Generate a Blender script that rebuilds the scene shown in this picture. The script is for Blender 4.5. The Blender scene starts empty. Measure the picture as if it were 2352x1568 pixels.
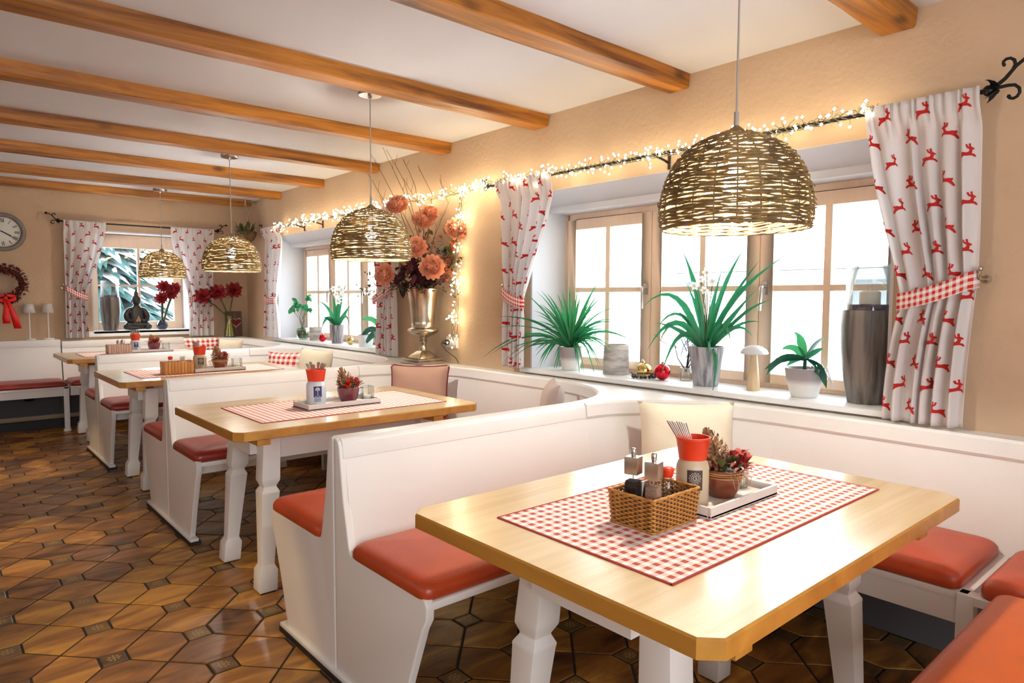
import bpy, bmesh, math, random
from math import sin, cos, pi, sqrt, atan2, radians
from mathutils import Vector, Matrix, noise

rnd = random.Random(7)
SC = bpy.context.scene
COL = SC.collection

# ------------------------------------------------------------------ camera
cam_data = bpy.data.cameras.new('camera')
cam_data.sensor_fit = 'HORIZONTAL'
cam_data.sensor_width = 36.0
cam_data.lens = 36.0 * 1548.5 / 2352.0
cam_data.clip_start = 0.02
cam_data.clip_end = 300
cam_ob = bpy.data.objects.new('camera', cam_data)
COL.objects.link(cam_ob)
YAW, PITCH, ROLL = 0.7175, 0.065, 0.0036
_f = Vector((sin(YAW) * cos(PITCH), cos(YAW) * cos(PITCH), -sin(PITCH)))
_r = Vector((cos(YAW), -sin(YAW), 0))
_u = _r.cross(_f)
_rr = _r * cos(ROLL) + _u * sin(ROLL)
_uu = _u * cos(ROLL) - _r * sin(ROLL)
M = Matrix((_rr, _uu, -_f)).transposed().to_4x4()
M.translation = (-2.824, 0.0, 1.3015)
cam_ob.matrix_world = M
SC.camera = cam_ob

# ------------------------------------------------------------------ world, lights, exposure
SC.view_settings.view_transform = 'Standard'
SC.view_settings.look = 'None'
SC.view_settings.gamma = 1.0
SC.view_settings.use_curve_mapping = False
SC.view_settings.exposure = 0.27
SC.cycles.use_denoising = True
SC.cycles.max_bounces = 10
SC.cycles.diffuse_bounces = 5
SC.cycles.transparent_max_bounces = 16
SC.cycles.caustics_reflective = False
SC.cycles.caustics_refractive = False
SC.cycles.sample_clamp_indirect = 6.0

world = bpy.data.worlds.new('overcast_sky')
SC.world = world
world.use_nodes = True
bg = world.node_tree.nodes['Background']
bg.inputs[0].default_value = (0.87, 0.94, 1.0, 1)
bg.inputs[1].default_value = 9.5


def area(name, loc, rot, sx, sy, power, color, portal=False):
    d = bpy.data.lights.new(name, 'AREA')
    d.shape = 'RECTANGLE'
    d.size, d.size_y = sx, sy
    d.energy = power
    d.color = color
    if portal:
        d.cycles.is_portal = True
    o = bpy.data.objects.new(name, d)
    o.location = loc
    o.rotation_euler = rot
    COL.objects.link(o)
    return o


area('window_portal', (0.42, 2.03, 1.36), (0, radians(90), 0), 1.1, 2.3, 1, (1, 1, 1), True)
area('window_portal', (0.42, 5.96, 1.36), (0, radians(90), 0), 1.1, 2.3, 1, (1, 1, 1), True)
area('window_portal', (-1.0, 8.66, 1.45), (radians(-90), 0, 0), 1.1, 1.1, 1, (1, 1, 1), True)
# two added fill lights standing in for light from unseen parts of the room
area('fill_light', (-2.9, -2.1, 1.45), (radians(90), 0, 0), 3.4, 1.5, 85, (0.93, 0.97, 1.0))
area('fill_light', (-5.5, 3.6, 1.5), (0, radians(-90), 0), 1.3, 5.5, 11, (0.98, 0.98, 1.0))

# ------------------------------------------------------------------ materials
MATS = {}


def mat(name, col, rough=0.5, metal=0.0, var=0.0, vscale=8.0, bump=0.0, bscale=60.0, coat=0.0, sheen=0.0,
        trans=0.0, spec=0.5, stretch=(1, 1, 1)):
    m = bpy.data.materials.new(name)
    m.use_nodes = True
    nt = m.node_tree
    p = nt.nodes['Principled BSDF']
    p.inputs['Base Color'].default_value = (*col, 1)
    p.inputs['Roughness'].default_value = rough
    p.inputs['Metallic'].default_value = metal
    p.inputs['Coat Weight'].default_value = coat
    p.inputs['Coat Roughness'].default_value = 0.08
    p.inputs['Sheen Weight'].default_value = sheen
    p.inputs['Specular IOR Level'].default_value = spec
    if var or bump:
        tc = nt.nodes.new('ShaderNodeTexCoord')
        mp = nt.nodes.new('ShaderNodeMapping')
        mp.inputs['Scale'].default_value = stretch
        nt.links.new(tc.outputs['Object'], mp.inputs[0])
    if var:
        n = nt.nodes.new('ShaderNodeTexNoise')
        n.inputs['Scale'].default_value = vscale
        n.inputs['Detail'].default_value = 5
        nt.links.new(mp.outputs[0], n.inputs['Vector'])
        r = nt.nodes.new('ShaderNodeValToRGB')
        r.color_ramp.elements[0].position = 0.3
        r.color_ramp.elements[1].position = 0.7
        r.color_ramp.elements[0].color = (*[c * (1 - var) for c in col], 1)
        r.color_ramp.elements[1].color = (*[min(1, c * (1 + var)) for c in col], 1)
        nt.links.new(n.outputs[0], r.inputs[0])
        nt.links.new(r.outputs[0], p.inputs['Base Color'])
    if bump:
        n2 = nt.nodes.new('ShaderNodeTexNoise')
        n2.inputs['Scale'].default_value = bscale
        n2.inputs['Detail'].default_value = 6
        nt.links.new(mp.outputs[0], n2.inputs['Vector'])
        b = nt.nodes.new('ShaderNodeBump')
        b.inputs['Strength'].default_value = bump
        b.inputs['Distance'].default_value = 0.01
        nt.links.new(n2.outputs[0], b.inputs['Height'])
        nt.links.new(b.outputs[0], p.inputs['Normal'])
    if trans:
        t = nt.nodes.new('ShaderNodeBsdfTranslucent')
        t.inputs[0].default_value = (*col, 1)
        mx = nt.nodes.new('ShaderNodeMixShader')
        mx.inputs[0].default_value = trans
        out = nt.nodes['Material Output']
        nt.links.new(p.outputs[0], mx.inputs[1])
        nt.links.new(t.outputs[0], mx.inputs[2])
        nt.links.new(mx.outputs[0], out.inputs[0])
    MATS[name] = m
    return m


def wood(name, dark, light, rough=0.45, axis=0, scale=1.0, coat=0.0, knots=False, bump=0.15, fine=18.0, coords='Object'):
    m = bpy.data.materials.new(name)
    m.use_nodes = True
    nt = m.node_tree
    L = nt.links
    p = nt.nodes['Principled BSDF']
    p.inputs['Roughness'].default_value = rough
    p.inputs['Coat Weight'].default_value = coat
    p.inputs['Coat Roughness'].default_value = 0.1
    tc = nt.nodes.new('ShaderNodeTexCoord')
    oi = nt.nodes.new('ShaderNodeObjectInfo')
    ad = nt.nodes.new('ShaderNodeVectorMath')
    ad.operation = 'ADD'
    cb = nt.nodes.new('ShaderNodeCombineXYZ')
    mul = nt.nodes.new('ShaderNodeMath')
    mul.operation = 'MULTIPLY'
    mul.inputs[1].default_value = 37.0
    L.new(oi.outputs['Random'], mul.inputs[0])
    L.new(mul.outputs[0], cb.inputs[0])
    L.new(mul.outputs[0], cb.inputs[1])
    L.new(tc.outputs[coords], ad.inputs[0])
    L.new(cb.outputs[0], ad.inputs[1])
    mp = nt.nodes.new('ShaderNodeMapping')
    s = [fine * scale] * 3
    s[axis] = 1.1 * scale
    mp.inputs['Scale'].default_value = s
    L.new(ad.outputs[0], mp.inputs[0])
    n = nt.nodes.new('ShaderNodeTexNoise')
    n.inputs['Scale'].default_value = 1.0
    n.inputs['Detail'].default_value = 7
    n.inputs['Roughness'].default_value = 0.6
    n.inputs['Distortion'].default_value = 0.6
    L.new(mp.outputs[0], n.inputs['Vector'])
    r = nt.nodes.new('ShaderNodeValToRGB')
    r.color_ramp.elements[0].position = 0.32
    r.color_ramp.elements[1].position = 0.68
    r.color_ramp.elements[0].color = (*dark, 1)
    r.color_ramp.elements[1].color = (*light, 1)
    L.new(n.outputs[0], r.inputs[0])
    last = r.outputs[0]
    if knots:
        mp2 = nt.nodes.new('ShaderNodeMapping')
        s2 = [5.0] * 3
        s2[axis] = 2.2
        mp2.inputs['Scale'].default_value = s2
        L.new(ad.outputs[0], mp2.inputs[0])
        v = nt.nodes.new('ShaderNodeTexVoronoi')
        v.inputs['Scale'].default_value = 1.0
        L.new(mp2.outputs[0], v.inputs['Vector'])
        r2 = nt.nodes.new('ShaderNodeValToRGB')
        r2.color_ramp.elements[0].position = 0.07
        r2.color_ramp.elements[1].position = 0.16
        r2.color_ramp.elements[0].color = (0.22, 0.2, 0.18, 1)
        r2.color_ramp.elements[1].color = (1, 1, 1, 1)
        L.new(v.outputs[0], r2.inputs[0])
        mx = nt.nodes.new('ShaderNodeMixRGB')
        mx.blend_type = 'MULTIPLY'
        mx.inputs[0].default_value = 0.9
        L.new(last, mx.inputs[1])
        L.new(r2.outputs[0], mx.inputs[2])
        last = mx.outputs[0]
    L.new(last, p.inputs['Base Color'])
    if bump:
        b = nt.nodes.new('ShaderNodeBump')
        b.inputs['Strength'].default_value = bump
        b.inputs['Distance'].default_value = 0.004
        L.new(n.outputs[0], b.inputs['Height'])
        L.new(b.outputs[0], p.inputs['Normal'])
    MATS[name] = m
    return m


def gingham(name, pitch, red=(0.55, 0.03, 0.02), mid=None, white=(0.86, 0.82, 0.78), coords='UV', rough=0.85, trans=0.0):
    """woven check: two crossing sets of stripes"""
    mid = mid or tuple((a * 0.45 + b * 0.55) for a, b in zip(red, white))
    m = bpy.data.materials.new(name)
    m.use_nodes = True
    nt = m.node_tree
    L = nt.links
    p = nt.nodes['Principled BSDF']
    p.inputs['Roughness'].default_value = rough
    p.inputs['Specular IOR Level'].default_value = 0.2
    tc = nt.nodes.new('ShaderNodeTexCoord')
    sx = nt.nodes.new('ShaderNodeSeparateXYZ')
    L.new(tc.outputs[coords], sx.inputs[0])
    st = []
    for k in (0, 1):
        a = nt.nodes.new('ShaderNodeMath')
        a.operation = 'MULTIPLY'
        a.inputs[1].default_value = 1.0 / pitch
        L.new(sx.outputs[k], a.inputs[0])
        f = nt.nodes.new('ShaderNodeMath')
        f.operation = 'FRACT'
        L.new(a.outputs[0], f.inputs[0])
        g = nt.nodes.new('ShaderNodeMath')
        g.operation = 'GREATER_THAN'
        g.inputs[1].default_value = 0.5
        L.new(f.outputs[0], g.inputs[0])
        st.append(g)
    s = nt.nodes.new('ShaderNodeMath')
    s.operation = 'ADD'
    L.new(st[0].outputs[0], s.inputs[0])
    L.new(st[1].outputs[0], s.inputs[1])
    h = nt.nodes.new('ShaderNodeMath')
    h.operation = 'MULTIPLY'
    h.inputs[1].default_value = 0.5
    L.new(s.outputs[0], h.inputs[0])
    r = nt.nodes.new('ShaderNodeValToRGB')
    r.color_ramp.elements[0].color = (*white, 1)
    r.color_ramp.elements[1].color = (*red, 1)
    e = r.color_ramp.elements.new(0.5)
    e.color = (*mid, 1)
    L.new(h.outputs[0], r.inputs[0])
    L.new(r.outputs[0], p.inputs['Base Color'])
    MATS[name] = m
    return m


def emit(name, col, strength):
    m = bpy.data.materials.new(name)
    m.use_nodes = True
    nt = m.node_tree
    p = nt.nodes['Principled BSDF']
    p.inputs['Base Color'].default_value = (*col, 1)
    p.inputs['Emission Color'].default_value = (*col, 1)
    p.inputs['Emission Strength'].default_value = strength
    MATS[name] = m
    return m


def glass(name, tint=(1, 1, 1), refl=0.10, rough=0.02):
    m = bpy.data.materials.new(name)
    m.use_nodes = True
    nt = m.node_tree
    L = nt.links
    nt.nodes.remove(nt.nodes['Principled BSDF'])
    t = nt.nodes.new('ShaderNodeBsdfTransparent')
    t.inputs[0].default_value = (*tint, 1)
    g = nt.nodes.new('ShaderNodeBsdfGlossy')
    g.inputs['Roughness'].default_value = rough
    lw = nt.nodes.new('ShaderNodeLayerWeight')
    lw.inputs[0].default_value = 0.25
    mu = nt.nodes.new('ShaderNodeMath')
    mu.operation = 'MULTIPLY_ADD'
    mu.inputs[1].default_value = 0.6
    mu.inputs[2].default_value = refl * 0.5
    L.new(lw.outputs['Fresnel'], mu.inputs[0])
    mx = nt.nodes.new('ShaderNodeMixShader')
    L.new(mu.outputs[0], mx.inputs[0])
    L.new(t.outputs[0], mx.inputs[1])
    L.new(g.outputs[0], mx.inputs[2])
    L.new(mx.outputs[0], nt.nodes['Material Output'].inputs[0])
    MATS[name] = m
    return m


mat('plaster', (0.54, 0.39, 0.26), 0.9, var=0.06, vscale=2.5, bump=0.35, bscale=38)
mat('ceiling_white', (0.67, 0.665, 0.685), 0.9, var=0.02, vscale=1.5, bump=0.05, bscale=20)
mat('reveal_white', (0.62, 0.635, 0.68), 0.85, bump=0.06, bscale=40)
mat('paint_white', (0.82, 0.81, 0.79), 0.38, var=0.025, vscale=3.0, bump=0.03, bscale=25)
mat('paint_edge', (0.62, 0.58, 0.62), 0.45)
mat('sill_white', (0.78, 0.79, 0.80), 0.4, var=0.02)
wood('beam_wood', (0.13, 0.036, 0.004), (0.60, 0.235, 0.024), 0.45, axis=0, knots=True, fine=16)
wood('table_wood', (0.70, 0.50, 0.26), (0.87, 0.69, 0.42), 0.30, axis=0, coat=1.0, bump=0.03, fine=22)
for _n in ('table_wood',):
    _p = MATS[_n].node_tree.nodes['Principled BSDF']
    _p.inputs['Coat Roughness'].default_value = 0.17
    _p.inputs['Coat IOR'].default_value = 1.75
wood('table_edge', (0.38, 0.16, 0.022), (0.55, 0.27, 0.045), 0.35, axis=1, coat=0.3, bump=0.03, fine=10)
wood('frame_wood', (0.84, 0.62, 0.44), (0.91, 0.71, 0.53), 0.45, axis=2, bump=0.05, fine=16)
wood('dark_wood', (0.10, 0.055, 0.035), (0.18, 0.10, 0.06), 0.5, axis=2)
wood('pale_wood', (0.52, 0.36, 0.20), (0.68, 0.50, 0.31), 0.5, axis=2, fine=24)
wood('crate_wood', (0.50, 0.20, 0.045), (0.72, 0.36, 0.09), 0.5, axis=2, fine=22)
mat('grout', (0.028, 0.020, 0.016), 0.85, bump=0.2, bscale=90)
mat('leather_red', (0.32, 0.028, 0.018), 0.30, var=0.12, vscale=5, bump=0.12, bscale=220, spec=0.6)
mat('leather_lit', (0.50, 0.062, 0.014), 0.30, var=0.12, vscale=5, bump=0.12, bscale=220, spec=0.6)  # the red leather again, with the orange of its lighting in the colour
mat('leather_lit_orange', (0.66, 0.12, 0.012), 0.36, var=0.12, vscale=5, bump=0.12, bscale=220, spec=0.6)  # brightest copy of the red leather, lit orange painted into the base colour
mat('iron_black', (0.018, 0.017, 0.018), 0.45, 0.7)
mat('black_plastic', (0.012, 0.012, 0.013), 0.4)
mat('steel', (0.62, 0.60, 0.58), 0.25, 1.0)
mat('steel_brushed', (0.52, 0.45, 0.40), 0.32, 1.0, var=0.15, vscale=30, stretch=(40, 40, 1))
mat('silver_old', (0.62, 0.56, 0.46), 0.24, 1.0, var=0.25, vscale=9, bump=0.05, bscale=14)
mat('cord_grey', (0.42, 0.40, 0.38), 0.5)
mat('white_plastic', (0.82, 0.81, 0.78), 0.35)
mat('curtain_cloth', (0.90, 0.88, 0.88), 0.95, trans=0.48, bump=0.08, bscale=300)
mat('print_red', (0.50, 0.015, 0.012), 0.9, trans=0.15)
gingham('gingham_tie', 0.023)
gingham('gingham_pillow', 0.05)
gingham('gingham_mat', 0.0285, red=(0.52, 0.10, 0.075), mid=(0.78, 0.58, 0.53), white=(0.88, 0.84, 0.80))
mat('mat_hem', (0.36, 0.04, 0.03), 0.9)
wood('wicker', (0.11, 0.065, 0.022), (0.36, 0.235, 0.085), 0.6, axis=2, fine=9, bump=0.2)
wood('rattan', (0.30, 0.11, 0.020), (0.62, 0.29, 0.06), 0.45, axis=2, fine=60, bump=0.1)
mat('rattan_dark', (0.10, 0.035, 0.010), 0.5)
emit('bulb_glow', (1.0, 0.93, 0.80), 850.0)
emit('fairy_glow', (1.0, 0.82, 0.52), 42.0)
mat('garland_wire', (0.14, 0.13, 0.075), 0.5)
glass('pane_glass', (0.985, 1.0, 0.995))
glass('clear_glass', (0.965, 0.98, 0.975), 0.12)
glass('green_glass', (0.70, 0.84, 0.72), 0.2)
mat('leaf_green', (0.022, 0.20, 0.085), 0.40, var=0.35, vscale=14, trans=0.35)
mat('leaf_mid', (0.035, 0.27, 0.090), 0.40, var=0.35, vscale=10, trans=0.35)
mat('leaf_dark', (0.012, 0.105, 0.065), 0.42, var=0.3, vscale=12, trans=0.15)
mat('leaf_olive', (0.075, 0.085, 0.025), 0.55, var=0.4, vscale=15, trans=0.1)
mat('twig', (0.16, 0.10, 0.05), 0.7)
mat('twig_dark', (0.030, 0.028, 0.045), 0.7)
mat('soil', (0.035, 0.022, 0.015), 0.95, bump=0.6, bscale=120)
mat('rose_peach', (0.88, 0.46, 0.29), 0.75, var=0.12, vscale=20, trans=0.2)
mat('leaf_orange', (0.50, 0.14, 0.045), 0.7, var=0.3, vscale=20, trans=0.15)
mat('leaf_plum', (0.075, 0.012, 0.022), 0.6, var=0.3, vscale=18)
mat('berry_dark', (0.02, 0.02, 0.035), 0.35)
mat('petal_red', (0.22, 0.006, 0.012), 0.6, var=0.3, vscale=20, trans=0.15)
mat('dry_red', (0.42, 0.045, 0.035), 0.6, var=0.45, vscale=60, trans=0.1)
mat('dry_peach', (0.66, 0.33, 0.21), 0.7, var=0.4, vscale=60, trans=0.1)
mat('petal_white', (0.85, 0.84, 0.80), 0.6, trans=0.3)
wood('crate_pale', (0.46, 0.29, 0.20), (0.62, 0.42, 0.31), 0.6, axis=2, fine=22)
mat('pot_grey', (0.33, 0.33, 0.34), 0.35, var=0.08)
mat('pot_white', (0.80, 0.80, 0.80), 0.35)
mat('pot_warmwhite', (0.70, 0.69, 0.66), 0.4)
mat('birch', (0.50, 0.48, 0.46), 0.85, var=0.45, vscale=9, bump=0.5, bscale=30, stretch=(1, 1, 3.5))
mat('ceramic_beige', (0.60, 0.48, 0.33), 0.4)
mat('ceramic_pale', (0.66, 0.69, 0.74), 0.35)
mat('cup_red', (0.72, 0.045, 0.010), 0.35)
mat('label_brown', (0.050, 0.030, 0.028), 0.5)
mat('label_navy', (0.020, 0.030, 0.16), 0.5)
mat('print_cream', (0.72, 0.66, 0.55), 0.6)
mat('terracotta_glaze', (0.20, 0.050, 0.020), 0.16, var=0.25, vscale=9, coat=0.6)
mat('plum_glaze', (0.16, 0.025, 0.045), 0.18, var=0.2, vscale=9, coat=0.5)
mat('cone_brown', (0.34, 0.185, 0.095), 0.7, var=0.4, vscale=30)
mat('cone_tip', (0.48, 0.30, 0.17), 0.7)
mat('tray_white', (0.72, 0.66, 0.61), 0.5, var=0.05, vscale=12)
mat('pepper', (0.030, 0.022, 0.024), 0.8, bump=1.0, bscale=260)
mat('salt', (0.66, 0.40, 0.28), 0.8, bump=1.0, bscale=300)
mat('soy', (0.010, 0.005, 0.004), 0.12)
mat('raffia', (0.55, 0.30, 0.12), 0.7)
mat('gold_ball', (0.80, 0.62, 0.24), 0.12, 1.0)
mat('red_ball', (0.62, 0.012, 0.030), 0.10, 0.75)
mat('mushroom_cap', (0.66, 0.67, 0.70), 0.6)
mat('candle', (0.86, 0.83, 0.76), 0.5, trans=0.2)
mat('stones_purple', (0.07, 0.035, 0.085), 0.4, var=0.6, vscale=60, bump=0.8, bscale=90)
mat('buddha_dark', (0.020, 0.020, 0.024), 0.38, var=0.3, vscale=10)
mat('buddha_gold', (0.42, 0.25, 0.12), 0.45)
mat('cushion_cream', (0.76, 0.69, 0.54), 0.9, bump=0.15, bscale=180)
mat('cushion_brown', (0.42, 0.25, 0.19), 0.85, bump=0.12, bscale=160)
mat('piping_wine', (0.16, 0.02, 0.025), 0.7)
mat('cushion_grey', (0.46, 0.38, 0.35), 0.85, bump=0.12, bscale=160)
mat('clock_grey', (0.20, 0.175, 0.155), 0.5, var=0.15, vscale=12)
mat('clock_face', (0.72, 0.72, 0.66), 0.6, var=0.06, vscale=9)
mat('ribbon_red', (0.75, 0.012, 0.010), 0.55)
mat('wreath_dark', (0.11, 0.012, 0.015), 0.7, var=0.5, vscale=40)
mat('wreath_twig', (0.10, 0.065, 0.03), 0.8)
mat('lamp_white', (0.80, 0.79, 0.77), 0.5)
mat('lamp_shade_white', (0.82, 0.80, 0.77), 0.8, trans=0.3)
mat('snow', (0.88, 0.90, 0.93), 0.9)
mat('fir', (0.015, 0.055, 0.055), 0.9, var=0.4, vscale=3)
mat('house_grey', (0.20, 0.22, 0.23), 0.9, var=0.1, vscale=2, stretch=(1, 1, 6))
mat('basket_brown', (0.16, 0.10, 0.05), 0.8, var=0.4, vscale=25, bump=0.6, bscale=80)
mat('stem_yellow', (0.42, 0.40, 0.06), 0.5, var=0.2, vscale=20)
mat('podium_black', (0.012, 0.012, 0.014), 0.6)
mat('under_bench_shade', (0.10, 0.095, 0.10), 0.8)  # shade below the seats, put into the board colour
mat('leg_blue', (0.72, 0.74, 0.80), 0.4)


def floor_tile_material(name, inset):
    m = bpy.data.materials.new(name)
    m.use_nodes = True
    nt = m.node_tree
    L = nt.links
    p = nt.nodes['Principled BSDF']
    tc = nt.nodes.new('ShaderNodeTexCoord')
    geo = nt.nodes.new('ShaderNodeNewGeometry')
    oi = nt.nodes.new('ShaderNodeObjectInfo')
    mp = nt.nodes.new('ShaderNodeMapping')
    mp.inputs['Scale'].default_value = (3, 9, 1)
    L.new(geo.outputs['Position'], mp.inputs[0])
    n = nt.nodes.new('ShaderNodeTexNoise')
    n.inputs['Scale'].default_value = 1.0
    n.inputs['Detail'].default_value = 6
    n.inputs['Distortion'].default_value = 1.2
    L.new(mp.outputs[0], n.inputs['Vector'])
    r = nt.nodes.new('ShaderNodeValToRGB')
    cr = r.color_ramp
    if inset:
        cr.elements[0].color = (0.075, 0.042, 0.018, 1)
        cr.elements[1].color = (0.27, 0.15, 0.050, 1)
    else:
        cr.elements[0].color = (0.075, 0.030, 0.012, 1)
        cr.elements[1].color = (0.62, 0.32, 0.060, 1)
        e = cr.elements.new(0.52)
        e.color = (0.31, 0.135, 0.034, 1)
    cr.elements[0].position = 0.25
    cr.elements[len(cr.elements) - 1].position = 0.75
    # a per tile value stored on the mesh corner colour shifts the tone
    vc = nt.nodes.new('ShaderNodeAttribute')
    vc.attribute_name = 'tone'
    ma = nt.nodes.new('ShaderNodeMath')
    ma.operation = 'MULTIPLY_ADD'
    ma.inputs[1].default_value = 0.28
    ro = nt.nodes.new('ShaderNodeMath')
    ro.operation = 'ADD'
    L.new(oi.outputs['Random'], ro.inputs[0])
    L.new(vc.outputs['Fac'], ro.inputs[1])
    L.new(ro.outputs[0], ma.inputs[0])
    su = nt.nodes.new('ShaderNodeMath')
    su.operation = 'SUBTRACT'
    su.inputs[1].default_value = 0.12
    L.new(n.outputs[0], su.inputs[0])
    L.new(su.outputs[0], ma.inputs[2])
    L.new(ma.outputs[0], r.inputs[0])
    L.new(r.outputs[0], p.inputs['Base Color'])
    p.inputs['Roughness'].default_value = 0.33
    n2 = nt.nodes.new('ShaderNodeTexNoise')
    n2.inputs['Scale'].default_value = 22
    n2.inputs['Detail'].default_value = 4
    L.new(geo.outputs['Position'], n2.inputs['Vector'])
    b = nt.nodes.new('ShaderNodeBump')
    b.inputs['Strength'].default_value = 0.35
    b.inputs['Distance'].default_value = 0.004
    L.new(n2.outputs[0], b.inputs['Height'])
    L.new(b.outputs[0], p.inputs['Normal'])
    MATS[name] = m
    return m


floor_tile_material('tile_brown', False)
floor_tile_material('tile_inset', True)
mat('motif', (0.45, 0.30, 0.13), 0.5)


def pot_fade(name, top, bottom, z0, z1):
    m = bpy.data.materials.new(name)
    m.use_nodes = True
    nt = m.node_tree
    L = nt.links
    p = nt.nodes['Principled BSDF']
    p.inputs['Roughness'].default_value = 0.3
    tc = nt.nodes.new('ShaderNodeTexCoord')
    s = nt.nodes.new('ShaderNodeSeparateXYZ')
    L.new(tc.outputs['Object'], s.inputs[0])
    mr = nt.nodes.new('ShaderNodeMapRange')
    mr.inputs[1].default_value = z0
    mr.inputs[2].default_value = z1
    L.new(s.outputs[2], mr.inputs[0])
    r = nt.nodes.new('ShaderNodeValToRGB')
    r.color_ramp.elements[0].position = 0.42
    r.color_ramp.elements[1].position = 0.62
    r.color_ramp.elements[0].color = (*bottom, 1)
    r.color_ramp.elements[1].color = (*top, 1)
    L.new(mr.outputs[0], r.inputs[0])
    L.new(r.outputs[0], p.inputs['Base Color'])
    MATS[name] = m


pot_fade('pot_twotone', (0.36, 0.33, 0.34), (0.78, 0.76, 0.73), 0, 0.13)


def striped(name, a, b, freq, rough=0.5):
    """vertical streaks round an upright vessel"""
    m = bpy.data.materials.new(name)
    m.use_nodes = True
    nt = m.node_tree
    L = nt.links
    p = nt.nodes['Principled BSDF']
    p.inputs['Roughness'].default_value = rough
    tc = nt.nodes.new('ShaderNodeTexCoord')
    mp = nt.nodes.new('ShaderNodeMapping')
    mp.inputs['Scale'].default_value = (freq, freq, freq * 0.06)
    L.new(tc.outputs['Object'], mp.inputs[0])
    n = nt.nodes.new('ShaderNodeTexNoise')
    n.inputs['Scale'].default_value = 1.0
    n.inputs['Detail'].default_value = 5
    L.new(mp.outputs[0], n.inputs['Vector'])
    r = nt.nodes.new('ShaderNodeValToRGB')
    r.color_ramp.elements[0].position = 0.38
    r.color_ramp.elements[1].position = 0.62
    r.color_ramp.elements[0].color = (*a, 1)
    r.color_ramp.elements[1].color = (*b, 1)
    L.new(n.outputs[0], r.inputs[0])
    L.new(r.outputs[0], p.inputs['Base Color'])
    bp = nt.nodes.new('ShaderNodeBump')
    bp.inputs['Strength'].default_value = 0.5
    bp.inputs['Distance'].default_value = 0.006
    L.new(n.outputs[0], bp.inputs['Height'])
    L.new(bp.outputs[0], p.inputs['Normal'])
    MATS[name] = m


striped('vase_slate', (0.050, 0.044, 0.044), (0.25, 0.23, 0.215), 26, 0.40)
striped('pot_streaked', (0.16, 0.155, 0.19), (0.46, 0.46, 0.50), 55, 0.5)
striped('pot_teal', (0.05, 0.22, 0.24), (0.30, 0.50, 0.52), 40, 0.35)

# ------------------------------------------------------------------ mesh builder


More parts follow.
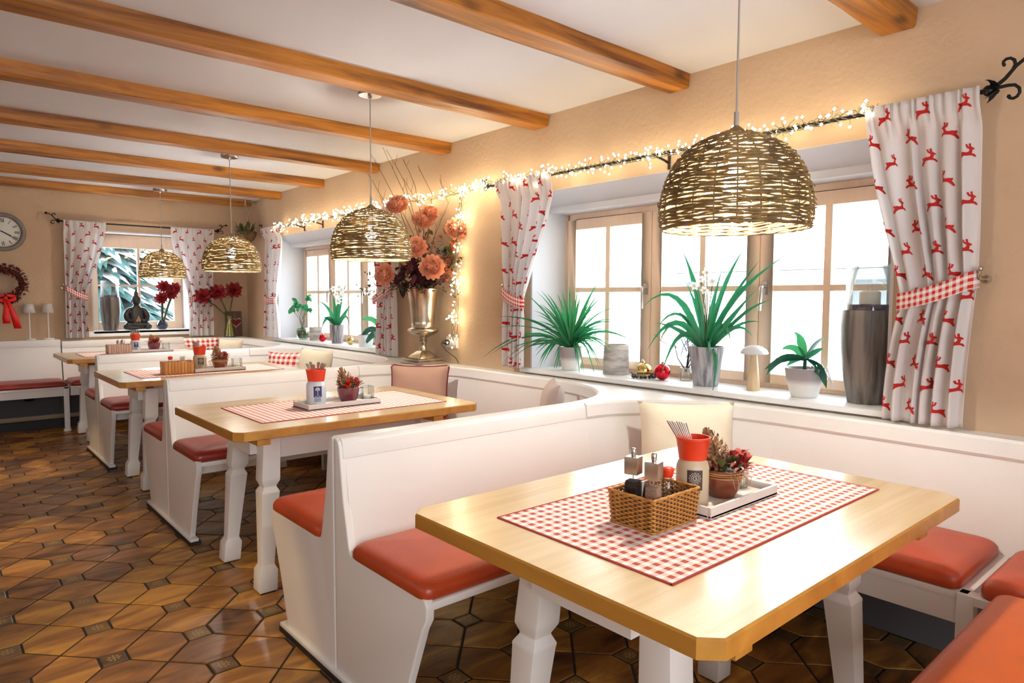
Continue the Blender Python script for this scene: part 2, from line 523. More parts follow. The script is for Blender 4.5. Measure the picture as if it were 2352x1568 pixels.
class MB:
    """collects shapes in world or local coordinates and links them as ONE mesh object"""

    def __init__(s):
        s.v, s.f, s.mi, s.uv, s.sm = [], [], [], {}, []
        s.cur = 0
        s.smooth = True

    def add(s, vs, fs, uvs=None, smooth=None):
        o = len(s.v)
        s.v.extend(Vector(v) for v in vs)
        for k, f in enumerate(fs):
            s.f.append([i + o for i in f])
            s.mi.append(s.cur)
            s.sm.append(s.smooth if smooth is None else smooth)
            if uvs:
                s.uv[len(s.f) - 1] = [uvs[i] for i in f]

    def box(s, x0, x1, y0, y1, z0, z1, mtx=None):
        vs = [Vector((x, y, z)) for x in (x0, x1) for y in (y0, y1) for z in (z0, z1)]
        if mtx:
            vs = [mtx @ v for v in vs]
        s.add(vs, [(0, 1, 3, 2), (4, 6, 7, 5), (0, 4, 5, 1), (2, 3, 7, 6), (0, 2, 6, 4), (1, 5, 7, 3)], smooth=False)

    def prism(s, poly, fn, t0, t1, smooth=False):
        """poly: 2D outline; fn(a, b, t) -> point"""
        n = len(poly)
        vs = [fn(a, b, t0) for a, b in poly] + [fn(a, b, t1) for a, b in poly]
        fs = [tuple(range(n)), tuple(range(2 * n - 1, n - 1, -1))]
        fs += [(i, i + n, (i + 1) % n + n, (i + 1) % n) for i in range(n)]
        s.add(vs, fs, smooth=smooth)

    def lathe(s, prof, c=(0, 0, 0), n=28, cap=True, wob=None, axis=None):
        c = Vector(c)
        vs = []
        m = axis or Matrix.Identity(3)
        for r, z in prof:
            for k in range(n):
                a = 2 * pi * k / n
                q = r * (wob(a, z) if wob else 1)
                vs.append(c + m @ Vector((q * cos(a), q * sin(a), z)))
        fs = []
        for i in range(len(prof) - 1):
            for k in range(n):
                fs.append((i * n + k, i * n + (k + 1) % n, (i + 1) * n + (k + 1) % n, (i + 1) * n + k))
        s.add(vs, fs)
        if cap:
            if prof[0][0] > 1e-5:
                s.add(vs[:n], [tuple(range(n - 1, -1, -1))], smooth=False)
            if prof[-1][0] > 1e-5:
                s.add(vs[-n:], [tuple(range(n))], smooth=False)

    def tube(s, pts, r, n=6, cap=True, closed=False, flat=1.0):
        pts = [Vector(p) for p in pts]
        N = len(pts)
        rs = r if isinstance(r, (list, tuple)) else [r] * N
        vs = []
        up = Vector((0, 0, 1))
        prev = None
        for i, p in enumerate(pts):
            if closed:
                t = pts[(i + 1) % N] - pts[i - 1]
            else:
                t = pts[min(i + 1, N - 1)] - pts[max(i - 1, 0)]
            if t.length < 1e-9:
                t = Vector((0, 0, 1))
            t.normalize()
            if prev is None:
                a = t.cross(up)
                if a.length < 1e-3:
                    a = t.cross(Vector((1, 0, 0)))
            else:
                a = prev - t * prev.dot(t)
                if a.length < 1e-6:
                    a = t.cross(up)
            a.normalize()
            prev = a
            b = t.cross(a)
            for k in range(n):
                w = 2 * pi * k / n
                vs.append(p + (a * cos(w) + b * sin(w) * flat) * rs[i])
        fs = []
        for i in range(N if closed else N - 1):
            j = (i + 1) % N
            for k in range(n):
                fs.append((i * n + k, i * n + (k + 1) % n, j * n + (k + 1) % n, j * n + k))
        s.add(vs, fs)
        if cap and not closed:
            s.add(vs[:n], [tuple(range(n - 1, -1, -1))])
            s.add(vs[-n:], [tuple(range(n))])

    def ball(s, c, r, n=12, m=8, sc=(1, 1, 1)):
        c = Vector(c)
        prof = [(sin(pi * i / m), -cos(pi * i / m)) for i in range(m + 1)]
        vs = []
        for q, z in prof:
            for k in range(n):
                a = 2 * pi * k / n
                vs.append(c + Vector((q * cos(a) * r * sc[0], q * sin(a) * r * sc[1], z * r * sc[2])))
        s.add(vs, [(i * n + k, i * n + (k + 1) % n, (i + 1) * n + (k + 1) % n, (i + 1) * n + k)
                   for i in range(m) for k in range(n)])

    def octa(s, c, r):
        c = Vector(c)
        vs = [c + Vector(d) * r for d in ((1, 0, 0), (-1, 0, 0), (0, 1, 0), (0, -1, 0), (0, 0, 1), (0, 0, -1))]
        s.add(vs, [(0, 2, 4), (2, 1, 4), (1, 3, 4), (3, 0, 4), (2, 0, 5), (1, 2, 5), (3, 1, 5), (0, 3, 5)])

    def grid(s, fn, nu, nv, uvfn=None, closed_u=False):
        vs, uvs = [], []
        for j in range(nv + 1):
            for i in range(nu if closed_u else nu + 1):
                vs.append(fn(i / nu, j / nv))
                uvs.append(uvfn(i / nu, j / nv) if uvfn else (i / nu, j / nv))
        w = nu if closed_u else nu + 1
        fs = []
        for j in range(nv):
            for i in range(nu):
                i2 = (i + 1) % w if closed_u else i + 1
                fs.append((j * w + i, j * w + i2, (j + 1) * w + i2, (j + 1) * w + i))
        s.add(vs, fs, uvs)

    def leaf(s, base, ctrl, tip, w, n=7, fold=0.25, side=None, prof=None, turn=None):
        """an arching blade along a quadratic curve"""
        b, c, t = Vector(base), Vector(ctrl), Vector(tip)
        vs = []
        for i in range(n + 1):
            u = i / n
            p = b * (1 - u) ** 2 + c * 2 * u * (1 - u) + t * u * u
            d = (c - b) * (1 - u) + (t - c) * u
            if d.length < 1e-7:
                d = t - b
            d.normalize()
            sd = side if side is not None else d.cross(Vector((0, 0, 1)))
            if turn is not None:
                sd = d.cross(Vector((0, 0, 1))) * cos(turn) + d.cross(Vector((.66, .75, 0))) * sin(turn)
            sd = sd - d * sd.dot(d)
            if sd.length < 1e-3:
                sd = Vector((0.75, -0.65, 0)) - d * Vector((0.75, -0.65, 0)).dot(d)
            sd.normalize()
            nn = sd.cross(d)
            ww = w * (prof(u) if prof else (0.55 + 0.45 * sin(pi * min(1, u * 1.15))) * (1 - u ** 3.2)) + 0.0002
            vs += [p - sd * ww + nn * ww * fold, p, p + sd * ww + nn * ww * fold]
        fs = []
        for i in range(n):
            k = i * 3
            fs += [(k, k + 1, k + 4, k + 3), (k + 1, k + 2, k + 5, k + 4)]
        s.add(vs, fs)

    def build(s, name, m, parent=None, local=False, bevel=0.0, seg=2, kind=None, autosmooth=None):
        me = bpy.data.meshes.new(name)
        off = Vector((0, 0, 0))
        if parent is not None and not local:
            off = world_loc(parent)
        me.from_pydata([tuple(v - off) for v in s.v], [], s.f)
        ms = m if isinstance(m, (list, tuple)) else [m]
        for q in ms:
            me.materials.append(MATS[q])
        me.polygons.foreach_set('material_index', s.mi)
        me.polygons.foreach_set('use_smooth', s.sm)
        if s.uv:
            ul = me.uv_layers.new(name='UVMap')
            for fi, us in s.uv.items():
                pl = me.polygons[fi]
                for li, u in zip(pl.loop_indices, us):
                    ul.data[li].uv = u
        if bevel:
            bm = bmesh.new()
            bm.from_mesh(me)
            bmesh.ops.remove_doubles(bm, verts=bm.verts, dist=1e-6)
            es = [e for e in bm.edges if len(e.link_faces) == 2 and e.calc_face_angle(0) > 0.5]
            bmesh.ops.bevel(bm, geom=es, offset=bevel, segments=seg, affect='EDGES', profile=0.6, clamp_overlap=True)
            for f in bm.faces:
                f.smooth = True
            bmesh.ops.recalc_face_normals(bm, faces=bm.faces)
            bm.to_mesh(me)
            bm.free()
            me.set_sharp_from_angle(angle=0.7)
        elif autosmooth:
            me.set_sharp_from_angle(angle=autosmooth)
        me.update()
        o = bpy.data.objects.new(name, me)
        COL.objects.link(o)
        if parent is not None:
            o.parent = parent
        if kind:
            o['kind'] = kind
        return o


def world_loc(o):
    v = Vector(o.location)
    while o.parent is not None:
        o = o.parent
        v += Vector(o.location)
    return v


def thing(name, label, cat, loc=(0, 0, 0), rz=0.0, group=None, scale=1.0):
    o = bpy.data.objects.new(name, None)
    o.empty_display_size = 0.1
    COL.objects.link(o)
    o.location = loc
    o.rotation_euler = (0, 0, rz)
    o.scale = (scale,) * 3
    o['label'] = label
    o['category'] = cat
    if group:
        o['group'] = group
    return o


def tag(o, label, cat, group=None):
    o['label'] = label
    o['category'] = cat
    if group:
        o['group'] = group
    return o


def structure(name, label=None):
    o = bpy.data.objects.new(name, None)
    COL.objects.link(o)
    o['kind'] = 'structure'
    if label:
        o['label'] = label
    return o


def copy_tree(o, parent=None, loc=None, rz=None, label=None):
    c = o.copy()
    COL.objects.link(c)
    if parent is not None:
        c.parent = parent
    if loc is not None:
        c.location = loc
    if rz is not None:
        c.rotation_euler = (0, 0, rz)
    if label:
        c['label'] = label
    for ch in list(o.children):
        copy_tree(ch, c)
    return c


XZ = lambda x: (lambda a, b, t: Vector((t, a, b)))        # outline in Y,Z extruded along X
YZ_X = lambda a, b, t: Vector((t, a, b))
XZ_Y = lambda a, b, t: Vector((a, t, b))
XY_Z = lambda a, b, t: Vector((a, b, t))
R3 = Vector((0.7536, -0.6573, 0.0))      # horizontal direction across the window sills as seen from the aisle
F3 = Vector((0.6573, 0.7536, 0.0))

# ================================================================== SETTING
CEIL = 2.378
YF = 8.22


def offset_poly(poly, d):
    """inset of a convex counter-clockwise outline"""
    n = len(poly)
    ls = []
    for i in range(n):
        (x0, y0), (x1, y1) = poly[i], poly[(i + 1) % n]
        l = sqrt((x1 - x0) ** 2 + (y1 - y0) ** 2)
        nx, ny = -(y1 - y0) / l, (x1 - x0) / l
        ls.append((nx, ny, nx * x0 + ny * y0 + d))
    out = []
    for i in range(n):
        a, b = ls[i - 1], ls[i]
        det = a[0] * b[1] - a[1] * b[0]
        out.append(((a[2] * b[1] - a[1] * b[2]) / det, (a[0] * b[2] - a[2] * b[0]) / det))
    return out


def pix(p):
    d = Vector(p) - M.translation
    z = d.dot(_f)
    if z <= 0.05:
        return None
    return 1176 + 1548.5 * d.dot(_rr) / z, 784 - 1548.5 * d.dot(_uu) / z, z


# floor -------------------------------------------------------------
floor = structure('floor', 'brown glazed tile floor of long hexagons and small flowered squares')
b = MB()
b.box(-5.7, 0.5, -2.3, YF + 0.1, -0.12, -0.004)
b.build('floor_bed', 'grout', floor)
DX, DY, HS = 0.2855, 0.3003, 0.0440


def tile_mesh(poly, motif=False):
    b = MB()
    b.smooth = False
    o = offset_poly(poly, 0.0040)
    i = offset_poly(poly, 0.0085)
    n = len(o)
    vs = [(x, y, -0.004) for x, y in o] + [(x, y, -0.0014) for x, y in offset_poly(poly, 0.0046)] + [(x, y, 0) for x, y in i]
    fs = [(k + q * n, (k + 1) % n + q * n, (k + 1) % n + (q + 1) * n, k + (q + 1) * n) for q in (0, 1) for k in range(n)]
    fs.append(tuple(range(2 * n, 3 * n)))
    b.add(vs, fs)
    if motif:
        b.cur = 1
        for k in range(8):
            a = k * pi / 4
            c, s_ = cos(a), sin(a)
            b.add([(c * .008 - s_ * .002, s_ * .008 + c * .002, .0006), (c * .017 - s_ * .0045, s_ * .017 + c * .0045, .0006),
                   (c * .025, s_ * .025, .0006), (c * .017 + s_ * .0045, s_ * .017 - c * .0045, .0006)], [(0, 3, 2, 1)])
        b.add([(cos(t) * .006, sin(t) * .006, .0006) for t in [q * pi / 4 for q in range(8)]], [tuple(range(8))])
    return b


HEX_Y = [(-HS, -DY / 2 + HS), (HS, -DY / 2 + HS), (DX / 2, 0), (HS, DY / 2 - HS), (-HS, DY / 2 - HS), (-DX / 2, 0)]
HEX_X = [(-DX / 2 + HS, HS), (-DX / 2 + HS, -HS), (0, -DY / 2), (DX / 2 - HS, -HS), (DX / 2 - HS, HS), (0, DY / 2)]
SQ = [(-HS, -HS), (HS, -HS), (HS, HS), (-HS, HS)]
TB = {'y': tile_mesh(HEX_Y), 'x': tile_mesh(HEX_X), 's': tile_mesh(SQ, True)}
cells = []
for i in range(-12, 8):
    for k in range(-15, 22):
        X, Y = -2.071 + i * DX, 2.412 + k * DY
        for kind, x, y in (('s', X, Y), ('y', X, Y + DY / 2), ('x', X + DX / 2, Y)):
            if not (-5.55 < x < -0.02 and -2.15 < y < YF - 0.12):
                continue
            q = pix((x, y, 0))
            vis = q and -60 < q[0] < 2400 and q[1] < 1640 and x < -0.7
            cells.append((0 if vis else 1, q[2] if q else 99, kind, x, y))
cells.sort(key=lambda c: (c[0], c[1]))
cnt = {'hex': 0, 's': 0}
protos = {}
rest = MB()
rest.smooth = False
tones = []
for nv, dist, kind, x, y in cells:
    key = 's' if kind == 's' else 'hex'
    if nv == 0 and cnt[key] < 300:
        cnt[key] += 1
        nm = 'inset_tile' if kind == 's' else 'tile'
        if kind not in protos:
            o = TB[kind].build(nm, ['tile_inset', 'motif'] if kind == 's' else 'tile_brown', floor, local=True)
            protos[kind] = o
        else:
            o = bpy.data.objects.new(nm, protos[kind].data)
            COL.objects.link(o)
            o.parent = floor
        o.location = (x, y, rnd.uniform(-0.0006, 0.0004))
    else:
        n0 = len(rest.f)
        src = TB[kind]
        rest.cur = 1 if kind == 's' else 0
        m_ = [f for f, mi in zip(src.f, src.mi) if mi == 0]
        nv_ = max(max(f) for f in m_) + 1
        rest.add([v + Vector((x, y, 0)) for v in src.v[:nv_]], m_)
        t = rnd.random() - 0.5
        tones += [t] * (len(rest.f) - n0)
o = rest.build('outer_tiles', ['tile_brown', 'tile_inset'], floor, kind='stuff')
at = o.data.attributes.new('tone', 'FLOAT', 'FACE')
at.data.foreach_set('value', tones)

# walls -------------------------------------------------------------
W1 = (1.00, 3.06)
W2 = (4.93, 6.99)
ZS, ZL = 0.845, 1.931


def walled(name, b, m='plaster'):
    o = b.build(name, m)
    o['kind'] = 'structure'
    return o


b = MB()
T = 0.40
b.box(0, T, -2.2, 7.25, -0.1, ZS)
b.box(0, T, -2.2, 7.25, ZL, CEIL + 0.05)
for a, c in ((-2.2, W1[0]), (W1[1], W2[0]), (W2[1], 7.25)):
    b.box(0, T, a, c, ZS, ZL)
b.prism([(0, 7.25), (T, 7.25), (T, YF + .3), (.12, YF + .3), (.12, YF)], XY_Z, -0.1, CEIL + .05)
walled('wall_right', b)
b = MB()
WX0, WX1, WZ0, WZ1 = -1.49, -0.53, 0.905, 1.99
b.box(-5.6, WX0, YF, YF + .4, -0.1, CEIL + .05)
b.box(WX1, 0.13, YF, YF + .4, -0.1, CEIL + .05)
b.box(WX0, WX1, YF, YF + .4, -0.1, WZ0)
b.box(WX0, WX1, YF, YF + .4, WZ1, CEIL + .05)
walled('wall_far', b)
b = MB()
b.box(-5.8, -5.6, -2.4, YF + .4, -0.1, CEIL + .05)
walled('wall_left', b)
b = MB()
b.box(-5.6, 0.4, -2.4, -2.2, -0.1, CEIL + .05)
walled('wall_near', b)
b = MB()
b.box(-5.8, 0.4, -2.4, YF + .4, CEIL, CEIL + 0.12)
walled('ceiling', b, 'ceiling_white')

# ceiling beams --------------------------------------------------------
BEAMS = [('nearest beam, cut off by the top of the picture above the near table', 0.951), ('second beam from the camera, over the wicker shade of the near table', 1.936),
         ('third beam, ending over the middle of the long light string', 2.911), ('fourth beam, just behind the second wicker lamp cord', 3.884),
         ('fifth beam, ending at the twigs of the tall bouquet', 4.869), ('sixth beam, behind the third wicker lamp rose', 5.863),
         ('seventh beam, next to last before the clock wall', 6.853), ('last beam, right against the clock wall', 7.68)]
for i, (lab, y) in enumerate(BEAMS):
    b = MB()
    r_ = random.Random(i)
    nx = 30
    prof = [(0, 0), (0.005, -0.064), (0.012, -0.0714), (0.122, -0.0714), (0.130, -0.064), (0.134, 0)]
    xs = [-5.6 + 5.597 * k / nx for k in range(nx + 1)]
    vs = []
    for k, x in enumerate(xs):
        w1, w2 = r_.uniform(-.003, .003), r_.uniform(-.003, .003)
        for j, (a, c) in enumerate(prof):
            jit = 0 if j in (0, 5) else r_.uniform(-.0018, .0018)
            vs.append((x, y + a + (w1 if j < 3 else w2), CEIL + 0.002 + c + jit))
    n = len(prof)
    fs = [(k * n + j, k * n + j + 1, (k + 1) * n + j + 1, (k + 1) * n + j) for k in range(nx) for j in range(n - 1)]
    fs += [tuple(range(n)), tuple(range((nx + 1) * n - 1, nx * n - 1, -1))]
    b.smooth = False
    b.add(vs, fs)
    o = b.build('trim_%d' % (i + 1), 'beam_wood')
    o['kind'] = 'structure'
    o['label'] = 'orange brown wooden ceiling beam, ' + lab


# windows ------------------------------------------------------------
def handle_on(parent, x, y, z, side):
    b = MB()
    b.box(x - .010, x + .002, y - .014, y + .014, z - .032, z + .032)
    b.tube([(x - .006, y, z + .008), (x - .034, y, z + .008), (x - .040, y, z + .004), (x - .040, y + side * .004, z - .11)], .0085, 8)
    b.build('handle', 'steel', parent, bevel=0)


def window_right(idx, y0, y1, label):
    w = structure('window_%d' % idx, label)
    # painted plaster lining of the opening, with the sloping soffit and shutter box under the lintel
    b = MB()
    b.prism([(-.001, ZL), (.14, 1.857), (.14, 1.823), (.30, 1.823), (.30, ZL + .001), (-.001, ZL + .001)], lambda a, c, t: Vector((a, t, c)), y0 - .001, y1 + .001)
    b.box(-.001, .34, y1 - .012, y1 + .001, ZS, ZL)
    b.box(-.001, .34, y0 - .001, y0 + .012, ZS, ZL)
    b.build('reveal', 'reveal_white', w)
    b = MB()
    b.box(-.040, .30, y0 - .06, y1 + .06, ZS - .002, .868)
    b.build('windowsill', 'sill_white', w, bevel=.004)
    fx0, fx1 = .285, .345
    b = MB()
    zb, zt = .868, 1.823
    b.box(fx0, fx1, y0 + .012, y0 + .05, zb, zt)
    b.box(fx0, fx1, y1 - .05, y1 - .012, zb, zt)
    b.box(fx0, fx1, y0 + .05, y1 - .05, zt - .035, zt)
    b.box(fx0, fx1, y0 + .05, y1 - .05, zb, zb + .02)
    b.build('outer_frame', 'frame_wood', w, bevel=.002)
    ya, yb = y0 + .05, y1 - .05
    cw = (yb - ya) / 3
    for k in range(3):
        a, c = ya + k * cw + .002, ya + (k + 1) * cw - .002
        st = .068
        x0, x1 = fx0 - .016, fx1 - .012
        z0, z1 = zb + .022, zt - .037
        b = MB()
        b.box(x0, x1, a, a + st, z0, z1)
        b.box(x0, x1, c - st, c, z0, z1)
        b.box(x0, x1, a + st, c - st, z1 - .062, z1)
        b.box(x0, x1, a + st, c - st, z0, z0 + .045)
        cs = b.build('casement', 'frame_wood', w, bevel=.003)
        m_ = (a + c) / 2
        b = MB()
        b.box(x0 + .006, x1 - .01, m_ - .016, m_ + .016, z0 + .045, z1 - .062)
        b.build('muntin', 'frame_wood', cs)
        b = MB()
        b.box(x0 + .006, x1 - .01, a + st, m_ - .016, 1.337, 1.365)
        b.box(x0 + .006, x1 - .01, m_ + .016, c - st, 1.337, 1.365)
        b.build('glazing_bar', 'frame_wood', cs)
        for (p0, p1) in ((a + st, m_ - .016), (m_ + .016, c - st)):
            for (q0, q1) in ((z0 + .045, 1.337), (1.365, z1 - .062)):
                b = MB()
                b.add([(x0 + .03, p0, q0), (x0 + .03, p1, q0), (x0 + .03, p1, q1), (x0 + .03, p0, q1)], [(0, 1, 2, 3)], smooth=False)
                b.build('pane', 'pane_glass', cs)
        if k == 2:
            handle_on(cs, x0, a + .03, 1.352, -1)
        if k == 0:
            handle_on(cs, x0, c - .03, 1.352, 1)
    return w


window_right(1, W1[0], W1[1], 'wide three casement window with pale wood frames beside the near table')
window_right(2, W2[0], W2[1], 'wide three casement window between the tall bouquet and the clock wall')
w3 = structure('window_3', 'small square window in the clock wall with a dark seated statue on its sill')
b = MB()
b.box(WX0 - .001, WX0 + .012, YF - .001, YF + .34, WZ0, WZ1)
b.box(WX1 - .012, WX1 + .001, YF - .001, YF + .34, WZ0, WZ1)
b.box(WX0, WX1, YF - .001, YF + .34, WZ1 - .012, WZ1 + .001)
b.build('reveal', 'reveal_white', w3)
b = MB()
b.box(WX0 + .0, WX1, YF - .035, YF + .27, WZ0, .932)
b.box(WX0 - .05, WX1 + .05, YF - .035, YF, WZ0 - .03, .932)
b.build('windowsill', 'sill_white', w3, bevel=.004)
b = MB()
fy0, fy1 = YF + .25, YF + .31
b.box(WX0 + .012, WX0 + .10, fy0, fy1, .932, 1.975)
b.box(WX1 - .10, WX1 - .012, fy0, fy1, .932, 1.975)
b.box(WX0 + .10, WX1 - .10, fy0, fy1, 1.83, 1.975)
b.box(WX0 + .10, WX1 - .10, fy0, fy1, .932, 1.02)
b.build('outer_frame', 'frame_wood', w3, bevel=.004)
b = MB()
xm = -0.985
b.box(xm - .013, xm + .013, fy0 + .01, fy1 - .01, 1.02, 1.83)
b.build('muntin', 'frame_wood', w3)
b = MB()
b.box(WX0 + .10, xm - .013, fy0 + .01, fy1 - .01, 1.408, 1.430)
b.box(xm + .013, WX1 - .10, fy0 + .01, fy1 - .01, 1.408, 1.430)
b.build('glazing_bar', 'frame_wood', w3)
for p0, p1 in ((WX0 + .10, xm - .013), (xm + .013, WX1 - .10)):
    for q0, q1 in ((1.02, 1.408), (1.43, 1.83)):
        b = MB()
        b.add([(p0, fy0 + .03, q0), (p1, fy0 + .03, q0), (p1, fy0 + .03, q1), (p0, fy0 + .03, q1)], [(0, 1, 2, 3)], smooth=False)
        b.build('pane', 'pane_glass', w3)

# outside ------------------------------------------------------------
b = MB()
b.box(-40, 60, -40, 60, -0.7, -0.55)
o = b.build('ground', 'snow')
o['kind'] = 'structure'
sh = thing('garden_shed', 'pale grey open shed with a snowy roof outside the near window', 'shed', (9.0, 4.6, -.55))
b = MB()
b.box(9.0, 12.5, 4.3, 4.9, -.55, 1.62)
b.build('wall', 'house_grey', sh)
b = MB()
b.box(8.3, 13.0, 2.6, 8.0, 1.62, 1.78)
b.build('eave_board', 'house_grey', sh)
b = MB()
b.box(8.25, 13.05, 2.55, 8.05, 1.78, 2.1)
b.build('snow_cover', 'snow', sh, bevel=.1)
for yy in (2.8, 7.8):
    b = MB()
    b.box(8.5, 8.62, yy - .06, yy + .06, -.55, 1.62)
    b.build('post', 'house_grey', sh)


def conifer(x, y, h, label, seed):
    r_ = random.Random(seed)
    t = thing('snowy_conifer', label, 'tree', (x, y, -.55), group=None)
    b = MB()
    b.lathe([(.12, 0), (.09, h * .4), (.02, h * .95)], (x, y, -.55), 8)
    b.build('trunk', 'twig', t)
    g, sn = MB(), MB()
    for k in range(26):
        z = h * (.12 + .86 * k / 25)
        R = .34 * h * (1 - .93 * k / 25) * r_.uniform(.85, 1.15)
        n = 34
        for q in range(n):
            a = 2 * pi * (q + r_.random()) / n
            rr = R * r_.uniform(.65, 1.1)
            b0 = Vector((x, y, z - .55))
            tip = b0 + Vector((cos(a) * rr, sin(a) * rr, -.35 * rr))
            ct = b0 + Vector((cos(a) * rr * .5, sin(a) * rr * .5, .05 * rr))
            g.leaf(b0, ct, tip, .10 * rr + .05, 4, -.35)
            if r_.random() < .40:
                d = Vector((0, 0, .05))
                sn.leaf(b0 + d, ct + d, b0.lerp(tip, .85) + d, .12 * rr + .02, 4, -.35)
    g.build('branches', 'fir', t, kind='stuff')
    sn.build('snow_cover', 'snow', t, kind='stuff')


conifer(-.74, 12.5, 5.2, 'tall snowy conifer seen through the upper part of the small far window', 1)
conifer(2.1, 15.2, 3.2, 'low snowy conifer seen behind the dark seated statue', 2)
conifer(-1.3, 16.5, 3.4, 'more distant snowy conifer behind the slate vase on the far sill', 3)

# ================================================================== BENCHES
def round_poly(poly, r, n=4):
    out = []
    N = len(poly)
    for i in range(N):
        p0, p, p1 = Vector(poly[i - 1]), Vector(poly[i]), Vector(poly[(i + 1) % N])
        a, b = (p0 - p), (p1 - p)
        ang = a.angle(b)
        if ang > 2.7:
            out.append(tuple(p))
            continue
        q = min(r / math.tan(ang / 2), a.length * .45, b.length * .45)
        s, e = p + a.normalized() * q, p + b.normalized() * q
        for k in range(n + 1):
            u = k / n
            out.append(tuple(s * (1 - u) ** 2 + p * 2 * u * (1 - u) + e * u * u))
    return out


def poly_scale(poly, d):
    """move an outline inwards by about d (towards its own centre, per axis)"""
    xs, ys = [p[0] for p in poly], [p[1] for p in poly]
    cx, cy = (min(xs) + max(xs)) / 2, (min(ys) + max(ys)) / 2
    sx = 1 - d / ((max(xs) - min(xs)) / 2)
    sy = 1 - d / ((max(ys) - min(ys)) / 2)
    return [(cx + (x - cx) * sx, cy + (y - cy) * sy) for x, y in poly]


def cushion(name, poly, z0, h, parent, m='leather_red', crown=.012, label=None):
    b = MB()
    o = round_poly(poly, .035)
    n = len(o)
    R = h * .62
    loops = [(0.006, 0), (0.0, h * .12), (0.0, h * .38)]
    for k in range(1, 6):
        a = k / 5 * pi / 2
        loops.append((R * (1 - cos(a)) * 1.25, h * .38 + R * sin(a)))
    loops += [(R * 1.25 + .05, h + crown * .6), (R * 1.25 + .12, h + crown)]
    vs = []
    for d, z in loops:
        vs += [(x, y, z0 + z) for x, y in poly_scale(o, d)]
    fs = [(i * n + k, i * n + (k + 1) % n, (i + 1) * n + (k + 1) % n, (i + 1) * n + k) for i in range(len(loops) - 1) for k in range(n)]
    fs += [tuple(range((len(loops) - 1) * n, len(loops) * n)), tuple(range(n - 1, -1, -1))]
    b.add(vs, fs)
    c = b.build(name, m, parent)
    if label:
        c['label'] = label
    return c


HALF = [(.0, .034), (.405, .034), (.459, .192), (.530, .373), (.550, .405), (.553, .445), (.540, .464), (.520, .468), (.135, .458), (.112, .464),
        (.100, .485), (.064, .636), (.050, .742), (.042, .805), (.034, .824), (.020, .832), (.0, .834)]
XA = -1.8115
XI = -0.62
BY = [0.0, 2.0665, 4.1415, 6.1709]


def double_bench(y, label, sides=(1, -1), leather=None):
    t = thing('double_bench', label, 'bench', (-1.2, y, 0), group='back to back benches between the tables')
    for s in sides:
        b = MB()
        pl = [(y + s * max(a, .0035), z) for a, z in HALF]
        b.prism(pl if s > 0 else pl[::-1], YZ_X, XA, XA + .028)
        b.build('end_panel', 'paint_white', t, bevel=.006, seg=3)
        b = MB()
        pl = [(y + s * a, z) for a, z in ((.094, .455), (.046, .772), (.028, .772), (.07, .455))]
        b.prism(pl if s < 0 else pl[::-1], YZ_X, XA + .02, XI)
        b.build('backrest', 'paint_white', t)
        b = MB()
        b.box(XA + .02, XI, *sorted((y + s * .09, y + s * .552)), .432, .456)
        b.build('seat', 'paint_white', t, bevel=.006)
        b = MB()
        b.box(XA + .025, XI, *sorted((y + s * .425, y + s * .445)), .372, .433)
        b.build('seat_rail', 'paint_white', t)
        x1 = XI + .0
        a0, a1 = y + s * .112, y + s * .546
        pl = [(XA - .004, min(a0, a1)), (x1 - .012, min(a0, a1)), (x1 - .012, max(a0, a1)), (XA - .004, max(a0, a1))]
        cushion('seat_cushion', pl, .4565, .058, t, 'leather_lit_orange' if y < 0 else 'leather_lit' if leather and s in leather else 'leather_red')
    b = MB()
    pl = [(-.02, .764), (-.050, .768), (-.042, .820), (-.030, .834), (.030, .834), (.042, .820), (.050, .768), (.02, .764)]
    b.prism([(y + a, z) for a, z in pl], YZ_X, XA + .012, XI)
    b.build('top_rail', 'paint_white', t, bevel=.004)
    b = MB()
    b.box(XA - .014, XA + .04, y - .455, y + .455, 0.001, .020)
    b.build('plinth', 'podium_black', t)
    b = MB()
    b.box(XA - .012, XA + .03, y - .452, y + .452, .020, .036)
    b.build('base_strip', 'paint_white', t, bevel=.003)
    return t


double_bench(BY[0] - .062, 'white double bench with red cushion lit orange in the lower corner, nearest the camera', sides=(1,), leather=(1,))
double_bench(BY[1], 'white double bench with red cushions between the near table and the second table', leather=(1, -1))
double_bench(BY[2], 'white double bench with red cushions behind the table with the navy labelled jar')
double_bench(BY[3], 'white double bench with red cushions between the third table and the far table')

AX, AY = 0.52, 0.613     # corner curve radii at the top rail


def wall_path(y0, y1, d, lo=True, hi=True, n=14):
    """front line of the wall bench back, moved into the booth by d: three runs"""
    cx = XI
    up = [(cx + (AX - d) * sin(a), y1 - .037 - AY + (AY - d) * cos(a)) for a in [k * pi / 2 / n for k in range(n + 1)]]
    dn = [(cx + (AX - d) * cos(a), y0 + .037 + AY - (AY - d) * sin(a)) for a in [k * pi / 2 / n for k in range(n + 1)]]
    return up, [up[-1], dn[0]], dn


